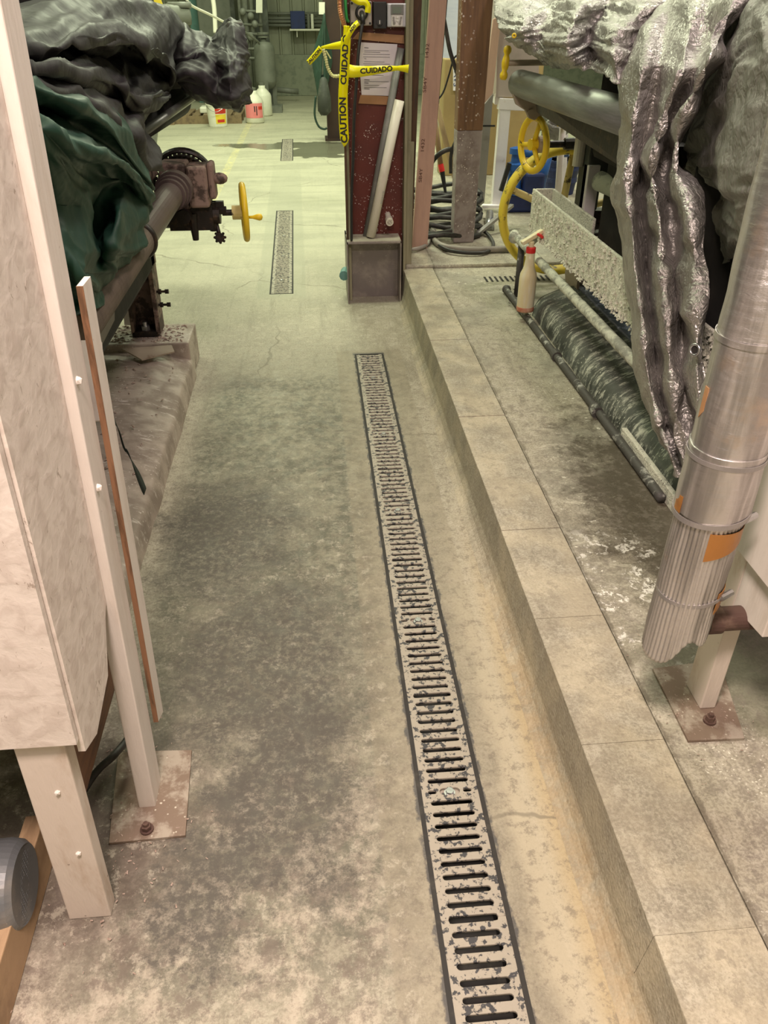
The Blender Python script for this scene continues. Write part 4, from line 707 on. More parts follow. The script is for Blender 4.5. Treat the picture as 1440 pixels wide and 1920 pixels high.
# caution tape
def tape(name, pts, w0, lab, texts, up=(0, -1, 0), mat='tape', tw=None, parent=None):
    P = spl(pts, 10); t = thing(name, lab, 'tape', tuple(pts[-1])); o = ribbon('strip', P, w0, mat, t, up=up, tw=tw, th=.0008)
    L = [0]
    for i in range(1, len(P)): L.append(L[-1] + (P[i] - P[i - 1]).length)
    for tx, frac, size, sx, flip in texts:
        def warp(x, y, z):
            s_ = max(.001, min(L[-1] - .001, L[-1] * frac + x * flip)); i = max(k for k in range(len(L)) if L[k] <= s_); i = min(i, len(P) - 2); f_ = (s_ - L[i]) / max(L[i + 1] - L[i], 1e-6)
            p = P[i].lerp(P[i + 1], f_); tg = (P[min(i + 2, len(P) - 1)] - P[max(i - 1, 0)]).normalized(); u = Vector(up); r = tg.cross(u)
            if tw: r = Matrix.Rotation(tw(s_ / L[-1]), 3, tg) @ r
            r.normalize(); n_ = r.cross(tg).normalized()
            if n_.y > 0: n_ = -n_
            return p - r * (y * flip * YS) + n_ * (.0022 + z)
        YS = 1 if up[1] < 0 else -1
        me = text_mesh(tx, size, bold=size * .035)
        bmx = bmesh.new(); bmx.from_mesh(me); bmesh.ops.triangulate(bmx, faces=bmx.faces); bmx.to_mesh(me); bmx.free()
        for v in me.vertices: v.co = warp(v.co.x * sx, v.co.y, v.co.z)
        link('lettering', me, 'ink', t)
    return t
ct = tape('caution_tape', [aY(650, 48, 4.74), aY(648, 85, 4.74), aY(646, 130, 4.74), aY(643, 180, 4.74), aY(644, 230, 4.74), aY(646, 262, 4.74), aY(645, 275, 4.74)],
  lambda t: .050 if .1 < t < .82 else (.030 if t <= .1 else max(.004, .05 * (1 - t) / .18)), 'long yellow caution tape tail hanging down beside the red column', [('CAUTION', .77, .050, 1.0, -1), ('CUIDADO', .27, .043, 1.15, -1)])
tape('caution_tape', [aY(642, 130, 4.77), aY(662, 134, 4.765), aY(690, 133, 4.75), aY(720, 130, 4.80), aY(745, 128, 4.83), aY(766, 129, 4.85)], lambda t: .07 - .06 * t if t < .8 else .022 + .10 * (t - .8), 'yellow caution tape stretched across the notice', [('CUIDADO', .50, .034, 1.25, 1)])
tape('caution_tape', [aY(578, 118, 4.78), aY(590, 105, 4.78), aY(602, 90, 4.78)], lambda t: .028 + .004 * t, 'short yellow caution tape end hanging left, over the green hose', [('CAUTION', .42, .022, 1.0, 1)])
tape('caution_tape', [aY(602, 89, 4.78), aY(620, 87, 4.77), aY(645, 84, 4.75)], lambda t: .008 + .035 * t, 'thin yellow caution tape running level to the knot', [])
tape('caution_tape', [aY(648, 84, 4.73), aY(652, 70, 4.72), aY(662, 52, 4.72), aY(672, 42, 4.76)], .026, 'short yellow caution tape piece rising to the outlet box', [('ADO', .6, .02, 1, 1)])
tape('caution_tape', [aY(656, -8, 4.86), aY(672, 3, 4.86), aY(684, 4, 4.86), aY(690, 12, 4.86), aY(689, 24, 4.86)], .03, 'yellow caution tape bunched over the top of the outlet box', [])
top(B().tube(spl([aY(606, 92, 4.77), aY(611, 110, 4.77), aY(615, 128, 4.77), aY(624, 142, 4.77), aY(640, 142, 4.76)], 8), [.007, .0095] * 16 + [.007], 8).done('twisted_tape_rope', 'tape_pale', smooth=False), 'pale twisted tape loop hanging left of the column', 'tape')
top(B().tube([aY(611, 95, 4.77), aY(616, 103, 4.77), aY(620, 110, 4.77)], .004, 6).done('loose_tie', 'tape_pale'), 'tiny pale loose tie end beside the twisted loop', 'tie')
# hoses on the floor right of the column
def hose(name, pts, r, mat, lab, cat='hose', k=8, group=None, cyc=False): return top(B().tube(spl(pts, k), r, 12).done(name, mat, smooth=True), lab, cat, group)
Zs = .215
hose('floor_hose', [aZ(757, 470, .20), aZ(775, 468, .21), aZ(793, 463, .21), aZ(803, 455, .21), aZ(806, 440, .22)], .013, 'hose', 'thin grey hose curling round the foot of the pink stud')
hose('floor_hose', [aZ(812, 430, .22), aZ(815, 450, .215), aZ(835, 463, .215), aZ(880, 468, .215), aZ(940, 467, .215), aZ(990, 466, .215)], .020, 'hose', 'thick pale hose lying along the slab past the brown post')
for i in range(8):
    cx, cy = 826 + i * .8, 418 - i * 5
    P = []
    for j in range(17):
        a = j / 16 * math.pi * 2; P.append(aZ(cx, cy + 28, .2) + Vector((.30 * math.cos(a + i), .22 * math.sin(a + i) + .1, .03 + i * .022 + .02 * math.sin(3 * a + i))))
    if i == 0: coil = B()
    coil.tube(P[:-1], .017, 10, closed=True)
top(coil.done('hose_coil', 'rubber', smooth=True), 'coiled black hose heaped on the slab between the stud and brown post', 'hose')
hose('black_hose', [aZ(790, 395, .3), aY(800, 360, 5.9), aY(806, 315, 5.8), aY(820, 292, 5.75), aY(842, 280, 5.75), aY(862, 285, 5.8)], .016, 'rubber', 'black hose arching between the pink stud and brown post')
hose('black_hose', [aY(845, 325, 5.75), aY(846, 290, 5.75), aY(856, 262, 5.75), aY(868, 250, 5.8)], .012, 'rubber', 'thin black hose loop touching the left of the brown post')
hose('black_hose', [aZ(802, 430, .22), aZ(815, 452, .215), aZ(845, 470, .215), aZ(905, 474, .21), aZ(925, 460, .21), aZ(915, 440, .21), aZ(895, 425, .24)], .012, 'rubber', 'black hose looping round the foot of the brown post')
hose('black_cable', [aY(826, 0, 5.6), aY(836, 55, 5.6), aY(845, 100, 5.6), aY(862, 150, 5.6), aY(868, 160, 5.6)], .013, 'rubber', 'black cable slanting down across the pale blue board', 'cable')
hose('black_cable', [aY(868, 102, 5.8), aY(852, 108, 5.8), aY(842, 140, 5.8), aY(830, 175, 5.8), aY(812, 195, 5.8)], .006, 'rubber', 'thin dark cable curving in front of the brown board', 'cable')
q0, q1 = aY(800, 410, 5.7), aY(836, -20, 5.7); top(B().bar(q0, q1, .025, .03).done('dark_rail', 'black'), 'narrow black rail standing behind the pink stud', 'rail')
# ------------------------------------------------------------------ things behind the right posts
top(quadY('pale_board', [(822, 108), (905, 112), (905, -60), (822, -60)], 7.2, 'bluewhite', .03), 'pale blue white board behind the posts at the top', 'board')
wt = thing('long_tool', 'spiked tool with tan handle, red band and black tip', 'tool', tuple(aY(838, 378, 6.3)))
t0_, t1_, t2_, t3_ = aY(838, 378, 6.3), aY(829, 322, 6.35), aY(826, 308, 6.36), aY(808, 170, 6.5)
B().tube([t3_, t2_], .020, 12).done('handle', 'handle', wt, smooth=True); B().tube([t2_, t1_], .022, 12).done('band', 'redp', wt); B().tube([t1_, t0_], [.02, .006], 12).done('spike', 'black', wt)
top(B().tube([aZ(862, 372, .2), aY(812, 168, 6.9)], .022, 12).done('broom_handle', 'handle', smooth=True), 'plain tan handle leaning against the brown board', 'handle')
rt = thing('marker_stick', 'short red stick with yellow tip beside the pink stud', 'stick', tuple(aY(808, 296, 6.2))); B().tube([aY(804, 235, 6.2), aY(807, 282, 6.2)], [.01, .022], 10).done('shaft', 'redp', rt); B().tube([aY(807, 282, 6.2), aY(808, 295, 6.2)], .026, 10).done('tip', 'yel', rt); B().tube([aY(808, 295, 6.2), aZ(795, 395, .2)], .012, 8).done('rod', 'handle', rt)
cbx = B(); p0 = aZ(830, 300, .192); cbx.box(aY(828, 280, 8.0).x, aY(1005, 280, 8.0).x, 8.0, 8.25, .192, aY(900, 110, 8.0).z); o_ = cbx.done('brown_crate', 'card', bevel=.01); top(o_, 'large flat brown crate standing behind the white frame', 'crate')
lb = thing('label_strip', 'white paper label with blue marks left of the brown post', 'label', tuple(aY(854, 170, 7.98))); quadY('paper', [(850, 170), (860, 170), (860, 128), (850, 128)], 7.98, 'paper', .02, lb); put_text('mark', 'AVS', .07, aY(855, 148, 7.975), (0, 0, -1), (1, 0, 0), 'navy', lb)
bc = thing('tall_cabinet', 'tall beige cabinet behind the brown post, tapering dark gap', 'cabinet', tuple(aY(950, 182, 6.6)))
quadY('front', [(930, 182), (1010, 182), (1012, -40), (936, -40)], 6.6, 'beige', .3, bc); quadY('side_strip', [(905, 200), (924, 176), (940, 30), (925, 36)], 6.55, 'pinkwood', .03, bc)
gp = thing('metal_sheet', 'slim grey metal panel standing between brown post and white frame', 'panel', tuple(aZ(905, 385, .192)))
quadY('panel', [(893, 392), (908, 380), (925, 176), (905, 200)], 6.5, 'metalgrey', .03, gp); B().bar(aY(903, 236, 6.45), aY(928, 236, 6.45), .012, .012).done('cable_tie', 'black', gp)
# white frame table
wf = thing('tube_frame_stand', 'white painted square tube frame standing behind the big yellow wheel', 'frame', tuple(aZ(930, 385, .192)))
Yw = aZ(930, 386, .192).y
B().bar(aY(930, 388, Yw), aY(947, 190, Yw), .085, .07, (0, 1, 0)).done('leg', 'whitef', wf, bevel=.004)
B().bar(aY(934, 194, Yw), aY(1060, 200, Yw), .075, .08).done('top_rail', 'whitef', wf, bevel=.004)
B().bar(aY(935, 186, Yw), aY(922, 172, Yw + .5), .06, .075).done('side_rail', 'whitef', wf, bevel=.004)
B().bar(aY(902, 392, Yw - .05), aY(1010, 392, Yw - .05), .06, .07).done('bottom_rail', 'whitef', wf, bevel=.004)
B().bar(aY(1050, 395, Yw), aY(1058, 190, Yw), .07, .06, (0, 1, 0)).done('leg', 'whitef', wf, bevel=.004)
b = B(); b.bar(aZ(896, 438, .22), aY(960, 385, 5.9), .03, .02); top(b.done('diagonal_strip', 'metalgrey'), 'thin grey metal strip slanting under the white frame', 'strip')
b = B(); b.tube([aZ(918, 430, .2), aY(918, 400, 6.2)], .03, 16); b.m.verts.ensure_lookup_table(); top(b.done('caster', 'zinc', smooth=True), 'small shiny metal caster under the white frame', 'caster')
# blue pump and black bucket
pu = thing('blue_pump', 'blue painted pump standing inside the white frame', 'pump', tuple(aZ(975, 370, .192))); pc_ = aY(965, 330, 6.4)
b = B(); b.lathe([(.085, -.13), (.085, -.10), (.06, -.09), (.05, .02), (.07, .05), (.07, .09), (.04, .10), (.035, .16), (.055, .16), (.055, .2), (.02, .21)], pc_, (0, 0, 1), 24); b.done('pump_body', 'blue', pu, smooth=False)
b = B(); b.tube([pc_ + Vector((.05, 0, .16)), pc_ + Vector((.42, .05, .15))], .028, 14); b.tube([pc_ + Vector((.24, 0, .15)), pc_ + Vector((.20, 0, -.12))], .045, 12); b.done('outlet_pipe', 'blue', pu, smooth=True)
b = B(); b.box(pc_.x - .05, pc_.x + .22, 6.35, 6.5, .192, pc_.z - .12); b.box(pc_.x + .06, pc_.x + .22, 6.3, 6.5, pc_.z - .14, pc_.z + .03); b.done('motor_block', 'navy', pu, bevel=.02)
b = B(); b.bar(pc_ + Vector((-.06, -.04, .1)), pc_ + Vector((-.11, -.04, -.1)), .03, .03); b.done('lever', 'black', pu)
bk = thing('black_bucket', 'black ribbed plastic bucket behind the big yellow wheel', 'bucket', tuple(aZ(1048, 358, .192))); bc_ = aZ(1048, 362, .192)
B().lathe([(.12, 0), (.135, .10), (.142, .10), (.142, .13), (.138, .14), (.15, .20), (.158, .2), (.158, .22), (.15, .22), (.15, .26), (.16, .26), (.16, .28), (.145, .28), (.14, .2)], bc_, (0, 0, 1), 32).done('bucket_shell', 'navy', bk); 
# silver-grey bag behind right machine, tube and yellow valve
bag = sheet('clear_bag', [RY([(1010, 205, 6.0), (1030, 188, 5.9), (1055, 190, 5.9), (1070, 205, 6.0)]), RY([(1008, 225, 5.9), (1030, 215, 5.75), (1055, 220, 5.75), (1075, 228, 5.9)]), RY([(1012, 245, 5.9), (1030, 245, 5.7), (1055, 250, 5.75), (1072, 238, 5.9)]), RY([(1018, 258, 6.0), (1030, 262, 5.8), (1050, 262, 5.85), (1060, 250, 6.0)])], 'silver_dull', k=12, amp=.03, sc=6)
top(bag, 'crumpled pale plastic bag hanging behind the small yellow wheel', 'bag')
wp = thing('white_standpipe', 'white plastic standpipe with a yellow lever behind small wheel', 'pipe', tuple(aZ(1040, 440, .192))); B().tube([aZ(1040, 440, .192), aY(1058, 205, 5.5)], .022, 16).done('pipe', 'whitef', wp, smooth=True); B().bar(aY(1045, 234, 5.45), aY(1073, 233, 5.45), .02, .02).done('lever', 'yellow', wp, bevel=.004)
# ------------------------------------------------------------------ right foundation and machine
prof_plinth('machine_foundation_right', [(1.145, .165), (1.150, .20), (1.165, .24), (1.20, .275), (1.31, .315), (1.42, .33), (1.6, .33), (2.6, .33), (2.6, .165)], 1.55, 4.0, 'plinR')
st(B().box(1.125, 1.145, 1.55, 2.55, .168, .225).done('foundation_edge_strip', 'crust', bevel=.003))
b = B(); random.seed(11); b.box(1.36, 1.9, 3.1, 3.95, .325, .338); top(b.done('wet_residue', 'blueslime', bevel=.004), 'bluish wet residue on top of the right foundation', 'residue')
fp = [(1.085, 4.39, .195), (1.095, 3.9, .19), (1.10, 3.4, .19), (1.105, 3.0, .19), (1.11, 2.6, .188), (1.112, 2.1, .186)]
fpo = thing('floor_pipe', 'dark crusted pipe lying along the foot of the right foundation', 'pipe', (1.1, 3.2, .17)); B().tube(spl(fp, 8), .017, 14).done('pipe', 'darkpipe', fpo, smooth=True)
for y_ in (3.35, 2.75): B().tube([(1.102, y_, .19), (1.103, y_ + .05, .19)], .024, 14).done('coupling', 'darkpipe', fpo)
B().ico((1.088, 4.38, .195), .026, 2).done('elbow', 'darkpipe', fpo, smooth=True)
chips('crust_clumps', 'dark crust clumps around the far end of the floor pipe', lambda: (random.gauss(1.13, .03), random.uniform(4.0, 4.42), .18), 60, .01, .03, 'grease')
# stand and crusted spray pipe with the bottle
ss = thing('spray_pipe', 'long pulp-crusted pipe running beside the right machine on a short stand', 'pipe', (1.14, 4.35, .17))
B().tube([(1.14, 4.33, .17), (1.14, 4.33, .47)], .019, 14).done('stand', 'darkpipe', ss, smooth=True)
pr = spl([Vector((1.12, 4.42, .485)), Vector((1.135, 3.9, .475)), Vector((1.14, 3.2, .475)), Vector((1.145, 2.2, .475))], 30)
B().tube(pr, [.0215 + .003 * noise.noise(Vector((i * .6, 3, 1))) for i in range(len(pr))], 14).done('pipe', 'crustpipe', ss, smooth=True)
b = B(); b.tube([(1.12, 4.28, .485), (1.20, 4.32, .49), (1.235, 4.33, .52), (1.235, 4.33, .60)], .027, 14); b.tube([(1.10, 4.36, .487), (1.12, 4.43, .487)], .03, 14); b.done('elbow', 'crustpipe', ss, smooth=True)
B().tube([(1.235, 4.33, .56), (1.235, 4.33, .70)], .030, 16).done('riser', 'darkpipe', ss, smooth=True)
bt = thing('spray_bottle', 'cream crusted spray bottle hanging from the pipe by its trigger', 'bottle', tuple(aY(985, 580, 3.9)))
k0 = aY(984, 582, 3.92); k1 = aY(981, 468, 3.92); axb = Vector((0, 0, 1)); Hb = (k1.z - k0.z)
prof = [(.040, 0), (.045, .02), (.045, .16), (.042, .185), (.028, .215), (.0235, .25), (.0225, .285)]; s_ = .285 / .285 * Hb / .30
B().lathe([(r_, z_ * s_) for r_, z_ in prof], k0, axb, 28).done('bottle_body', 'bottle', bt, smooth=True)
B().lathe([(.0455, .0), (.0462, .01), (.0458, .02), (.0452, .024)], k0 + Vector((0, 0, .001)), axb, 28).done('bottle_base', 'bottlered', bt, smooth=True)
B().lathe([(.0235, 0), (.0245, .004), (.0245, .024), (.022, .028)], k0 + Vector((0, 0, .285 * s_)), axb, 20).done('cap_band', 'redp', bt)
tc = k0 + Vector((0, 0, .31 * s_)); b = B(); b.tube([tc, tc + Vector((0, 0, .03))], .014, 12); b.bar(tc + Vector((-.05, 0, .02)), tc + Vector((.055, .02, .075)), .03, .02); b.done('trigger_head', 'bottle', bt, bevel=.004)
b = B(); b.bar(tc + Vector((.03, -.015, .065)), tc + Vector((.075, .01, .03)), .02, .012); b.bar(tc + Vector((.02, -.018, .07)), tc + Vector((.05, -.018, .05)), .014, .012); b.done('trigger', 'redp', bt, bevel=.003)
mr = thing('roller_machine', 'pulp-spattered roller machine under silver tarps on the right foundation', 'machine', (1.6, 3.2, .33))
ro = B().tube([(1.075, 4.42, 1.238), (1.115, 2.75, 1.238)], .062, 48).done('top_roller', 'steel', mr, smooth=True)
for p in ro.data.polygons:
    if len(p.vertices) > 8: p.use_smooth = False
B().tube([(1.075, 4.42, 1.238), (1.072, 4.46, 1.238)], .045, 24).done('roller_journal', 'grease', mr)
b = B(); b.prism([aY(x, y, 4.36) for x, y in ((972, 160), (962, 178), (968, 196), (985, 207), (992, 222), (1002, 226), (1050, 200), (1030, 160))], (0, .03, 0)); br = b.done('end_bracket', 'tan', mr, bevel=.004); p = aY(995, 212, 4.355); B().tube([p, p + Vector((0, -.012, 0))], .018, 20).done('pin', 'tan', br)
b = B(); b.hexa([Vector(p) for p in ((1.14, 4.28, 1.12), (1.22, 4.28, 1.12), (1.25, 2.75, 1.05), (1.15, 2.75, 1.05))], [Vector(p) for p in ((1.12, 4.28, 1.19), (1.26, 4.28, 1.19), (1.28, 2.75, 1.17), (1.16, 2.75, 1.17))]); b.done('roller_tray', 'grease', mr)
# handles at the far end
c = aY(948, 118, 4.40); sh = B().tube([c, c + Vector((.22, .02, 0))], .014, 12).done('tee_shaft', 'tan', mr, smooth=True)
B().lathe([(.012, -.075), (.019, -.065), (.020, -.05), (.012, -.035), (.017, -.02), (.020, 0), (.017, .02), (.012, .035), (.020, .05), (.019, .065), (.010, .075)], c, (.10, .05, 1), 18).done('tee_handle', 'yellow', sh, smooth=True)
def wheel(name, c, ax, Rr, r, ns, mat, parent, sr=None, sy=1, spmat=None, a0=0, hub=.03, hl=.04):
    ax = Vector(ax).normalized(); w = B().ring(c, ax, Rr, r, 64, 14, sy).done(name, mat, parent, smooth=True)
    u = ax.orthogonal().normalized(); u = (Vector((0, 0, 1)) - ax * ax.z).normalized(); v = ax.cross(u)
    for k in range(ns):
        a = a0 + 2 * math.pi * k / ns; d = u * math.cos(a) + v * math.sin(a); B().tube([c + d * hub * .5, c + d * (Rr - r * .3)], [sr or r * .8, (sr or r * .8) * .85], 10).done('spoke', spmat or mat, w, smooth=True)
    B().tube([c - ax * hl / 2, c + ax * hl / 2], hub, 20).done('hub', spmat or mat, w); return w
c = aY(1000, 271, 4.40); wheel('hand_wheel', c, (1, .30, 0), .128, .017, 3, 'yellow', mr, a0=.4, hub=.028)
b = B(); b.tube([c + Vector((.02, 0, 0)), c + Vector((.075, .01, 0))], .042, 20); b.done('wheel_boss', 'tan', mr); b = B(); b.tube([c + Vector((.07, 0, 0)), c + Vector((.27, .02, 0))], .018, 12); b.tube([c + Vector((.17, .01, 0)), c + Vector((.24, .01, 0))], .03, 10); b.done('wheel_shaft', 'grease', mr)
cw = aY(1052, 398, 4.62); bw = wheel('large_wheel', cw, (0.10, 1, 0.05), .338, .026, 5, 'yellow_rim', mr, sr=.022, sy=1.7, spmat='yellow_worn', a0=.08, hub=.05, hl=.08)
b = B(); b.box(1.135, 1.149, 1.6, 4.2, .585, .775); b.box(1.149, 1.25, 4.18, 4.2, .66, .775); b.box(1.235, 1.249, 3.5, 4.2, .70, .775); b.box(1.149, 1.25, 1.6, 4.15, .60, .612)
bmesh.ops.subdivide_edges(b.m, edges=b.m.edges, cuts=1)
b.done('crusted_channel', 'crust', mr, bevel=.004)
random.seed(5)
def regB():
    return 1.133 + random.uniform(-.004, 0), random.uniform(2.0, 4.18), random.uniform(.575, .77)
b = B()
for i in range(900):
    x, y, z = regB(); z = z if random.random() < .6 else .583 + random.uniform(-.012, .01); r_ = random.uniform(.003, .008); b.m.verts.ensure_lookup_table
    bmesh.ops.create_cone(b.m, segments=5, radius1=r_, radius2=r_ * .3, depth=r_ * random.uniform(1, 2.6), matrix=Matrix.Translation((x, y, z)) @ Matrix.Rotation(random.uniform(-.5, .5), 4, 'X'))
o = b.done('pulp_flakes', 'crust', mr); o['kind'] = 'stuff'
b = B(); b.box(1.4, 2.5, 1.7, 3.9, .345, 1.0); b.box(1.35, 2.5, 2.0, 4.0, .95, 1.35); b.box(1.22, 1.5, 1.75, 2.6, .36, 1.3); b.done('housing', 'dark', mr, bevel=.03)  # near-black boxes stand in for the shade inside the machine
b = B(); b.box(1.30, 2.2, 4.1, 4.18, .62, .68); b.box(1.30, 2.2, 3.9, 4.2, .60, .615); b.done('cross_rail', 'grease', mr)
b = B(); b.box(1.38, 1.46, 4.1, 4.25, .68, 1.05); b.box(1.44, 1.62, 4.1, 4.25, .85, 1.08); b.done('gear_case', 'darkm', mr, bevel=.01)
b = B(); b.tube([(1.36, 4.2, .88), (1.36, 4.2, 1.05)], .03, 14); b.tube([(1.36, 4.2, 1.05), (1.36, 4.2, 1.07)], .034, 14); b.done('side_standpipe', 'pvc', mr)
B().tube([(1.36, 4.2, 1.05), (1.36, 4.2, 1.068)], .032, 14).done('red_collar', 'redp', mr)
b = B(); b.tube([(1.38, 3.9, .86), (1.60, 3.2, .80)], .045, 18); b.done('crusted_shaft', 'crustpipe', mr, smooth=True)
b = B(); b.box(1.38, 1.44, 4.08, 4.16, .45, .90); b.done('side_post', 'whitef', mr, bevel=.004)
# drum with curved guard on the foundation
dc = aY(1115, 505, 4.15); b = B()
arc = [dc + Vector((.15 * math.cos(a), 0, .15 * math.sin(a))) for a in [R(150 + i * 12) for i in range(11)]]; arc2 = [dc + Vector((.165 * math.cos(a), 0, .165 * math.sin(a))) for a in [R(150 + i * 12) for i in range(11)]]
for i in range(10): b.hexa([arc[i], arc[i + 1], arc2[i + 1], arc2[i]], [p + Vector((0, -.22, 0)) for p in (arc[i], arc[i + 1], arc2[i + 1], arc2[i])])
b.done('curved_guard', 'tan', mr); b = B(); b.tube([dc + Vector((.03, 0, 0)), dc + Vector((.03, .06, 0))], .135, 32); b.done('drum', 'blueslime', mr)
b = B(); b.box(dc.x - .12, dc.x + .20, 3.95, 4.2, .32, dc.z - .12); b.done('drum_block', 'rusty', mr, bevel=.015)
# ------------------------------------------------------------------ silver tarps
def rx(l, X): return [aX(x, y, X + d) for x, y, d in l]
D = [
 [aX(x, y, X) for x, y, X in ((1215, -70, 1.6), (1260, -80, 1.6), (1300, -90, 1.6), (1350, -90, 1.5), (1400, -90, 1.4), (1450, -90, 1.35), (1500, -90, 1.3))],
 [aX(x, y, X) for x, y, X in ((1200, 20, 1.30), (1235, 5, 1.24), (1270, -5, 1.27), (1305, -5, 1.20), (1345, -5, 1.22), (1385, -5, 1.15), (1425, -10, 1.2))],
 [aX(x, y, X) for x, y, X in ((1185, 75, 1.18), (1218, 60, 1.10), (1250, 45, 1.15), (1285, 60, 1.08), (1315, 62, 1.12), (1345, 50, 1.06), (1375, 40, 1.14))],
 [aX(x, y, X) for x, y, X in ((1168, 140, 1.07), (1202, 130, 1.00), (1238, 120, 1.06), (1272, 130, .99), (1305, 125, 1.05), (1330, 110, 1.00), (1350, 100, 1.10))],
 [aX(x, y, X) for x, y, X in ((1157, 210, 1.05), (1190, 205, .99), (1224, 200, 1.07), (1248, 205, .99), (1272, 195, 1.06), (1298, 180, 1.0), (1322, 150, 1.10))],
 [aX(x, y, X) for x, y, X in ((1151, 290, 1.05), (1180, 290, .99), (1207, 285, 1.07), (1228, 280, .98), (1250, 270, 1.07), (1272, 255, 1.0), (1296, 220, 1.10))],
 [aX(x, y, X) for x, y, X in ((1152, 350, 1.05), (1177, 350, .99), (1200, 345, 1.08), (1222, 340, .99), (1244, 330, 1.07), (1266, 318, 1.0), (1284, 290, 1.08))],
 [aX(x, y, X) for x, y, X in ((1160, 420, 1.05), (1184, 420, .99), (1208, 415, 1.08), (1234, 410, .99), (1260, 405, 1.07), (1288, 390, 1.0), (1312, 368, 1.06))],
 [aX(x, y, X) for x, y, X in ((1168, 500, 1.05), (1190, 500, .99), (1214, 500, 1.08), (1240, 495, .99), (1266, 490, 1.07), (1296, 480, 1.0), (1323, 470, 1.04))],
 [aX(x, y, X) for x, y, X in ((1183, 600, 1.05), (1204, 600, .99), (1226, 600, 1.08), (1250, 600, .99), (1276, 595, 1.07), (1302, 590, 1.0), (1325, 580, 1.03))],
 [aX(x, y, X) for x, y, X in ((1194, 690, 1.06), (1213, 700, 1.00), (1233, 705, 1.07), (1256, 705, 1.0), (1281, 705, 1.06), (1305, 700, 1.0), (1321, 700, 1.03))],
 [aX(x, y, X) for x, y, X in ((1222, 780, 1.07), (1235, 790, 1.02), (1252, 800, 1.08), (1270, 800, 1.02), (1290, 800, 1.06), (1310, 800, 1.02), (1326, 790, 1.04))],
 [aX(x, y, X) for x, y, X in ((1250, 845, 1.08), (1258, 856, 1.04), (1267, 866, 1.08), (1278, 870, 1.04), (1295, 865, 1.06), (1315, 860, 1.04), (1332, 845, 1.05))],
 [aX(x, y, X) for x, y, X in ((1266, 884, 1.09), (1272, 892, 1.07), (1279, 898, 1.08), (1286, 900, 1.06), (1296, 895, 1.06), (1310, 885, 1.05), (1325, 870, 1.05))]]
def foldD(v, u, p):
    s_ = max(0, min(1, (v - .2) * 2)); return .011 * s_ * math.sin(u * 46 + 4 * noise.noise(Vector((u * 3, v * 3, 2)))) + .007 * math.sin(u * 21 + v * 5)
dr = sheet('silver_tarp', D, 'silver', k=16, amp=.022, sc=6, fine=.007, fold=foldD, seed=5, cre=.0028, fu=9, fv=1.3)
top(dr, 'shiny silver tarp hanging in long vertical folds to a low point', 'tarp')
gpn = aX(1303, 656, .975); b = B(); nx = Vector((-.85, -.45, .1)).normalized(); b.ring(gpn, nx, .014, .004, 24, 8); o_ = b.done('grommet', 'zinc', dr, smooth=True); B().tube([gpn - nx * .004, gpn - nx * .002], .012, 16).done('grommet_hole', 'dark', dr)
E_ = [RX(r) for r in (
 [(918, -60, 1.3), (975, -60, 1.4), (1030, -60, 1.5), (1090, -60, 1.5), (1150, -60, 1.5), (1230, -60, 1.5), (1330, -60, 1.6)],
 [(925, -5, 1.0), (978, -8, 1.1), (1032, -8, 1.28), (1090, -8, 1.18), (1150, -8, 1.32), (1225, -8, 1.28), (1310, -8, 1.4)],
 [(932, 28, .95), (980, 20, 1.0), (1035, 14, 1.16), (1085, 18, 1.06), (1140, 10, 1.25), (1205, 14, 1.15), (1280, 5, 1.3)],
 [(942, 62, .94), (978, 52, .97), (1028, 46, 1.10), (1070, 48, .99), (1115, 40, 1.17), (1170, 42, 1.07), (1230, 30, 1.2)],
 [(955, 80, .95), (985, 82, 1.0), (1022, 78, 1.08), (1062, 82, .97), (1105, 72, 1.12), (1148, 78, 1.02), (1200, 68, 1.14)],
 [(985, 86, 1.06), (1005, 100, 1.06), (1038, 104, 1.10), (1072, 112, 1.0), (1112, 96, 1.12), (1148, 112, 1.0), (1190, 118, 1.10)],
 [(996, 95, 1.14), (1018, 116, 1.10), (1048, 128, 1.12), (1082, 130, 1.05), (1120, 136, 1.10), (1150, 150, 1.02), (1180, 160, 1.08)])]
ts = sheet('silver_tarp', E_, 'silver', k=20, amp=.032, sc=7, fine=.010, seed=6, cre=.005, fu=6, fv=3.5); top(ts, 'crumpled silver tarp heaped above the grey roller, by the brown post', 'tarp')
gq = aX(964, 67, .925); B().ring(gq, (-.4, -1, 0), .007, .004, 20, 8).done('grommet', 'yellow', ts, smooth=True)
F_ = [RX(r) for r in (
 [(1350, -60, 1.5), (1400, -80, 1.5), (1460, -90, 1.4), (1530, -90, 1.3), (1620, -90, 1.2)],
 [(1345, 60, 1.28), (1385, 25, 1.18), (1430, 0, 1.12), (1490, -20, 1.05), (1600, -40, .98)],
 [(1318, 170, 1.22), (1355, 130, 1.12), (1400, 95, 1.05), (1460, 70, 1.0), (1580, 50, .97)],
 [(1292, 245, 1.22), (1335, 205, 1.12), (1378, 180, 1.03), (1450, 150, .98), (1570, 140, .96)],
 [(1280, 290, 1.28), (1322, 290, 1.15), (1355, 280, 1.02), (1430, 260, .96), (1570, 250, .95)],
 [(1300, 320, 1.32), (1335, 350, 1.20), (1362, 370, 1.03), (1420, 360, .97), (1570, 340, .95)],
 [(1342, 425, 1.32), (1358, 430, 1.15), (1380, 440, 1.06), (1430, 440, 1.0), (1570, 430, .96)],
 [(1356, 495, 1.32), (1364, 492, 1.2), (1382, 480, 1.10), (1425, 500, 1.05), (1570, 520, 1.0)])]
top(sheet('silver_tarp', F_, 'silver_dull', k=18, amp=.022, sc=5, fine=.006, seed=8, cre=.002), 'dull grey tarp draped smoothly behind the silver duct, upper right', 'tarp')
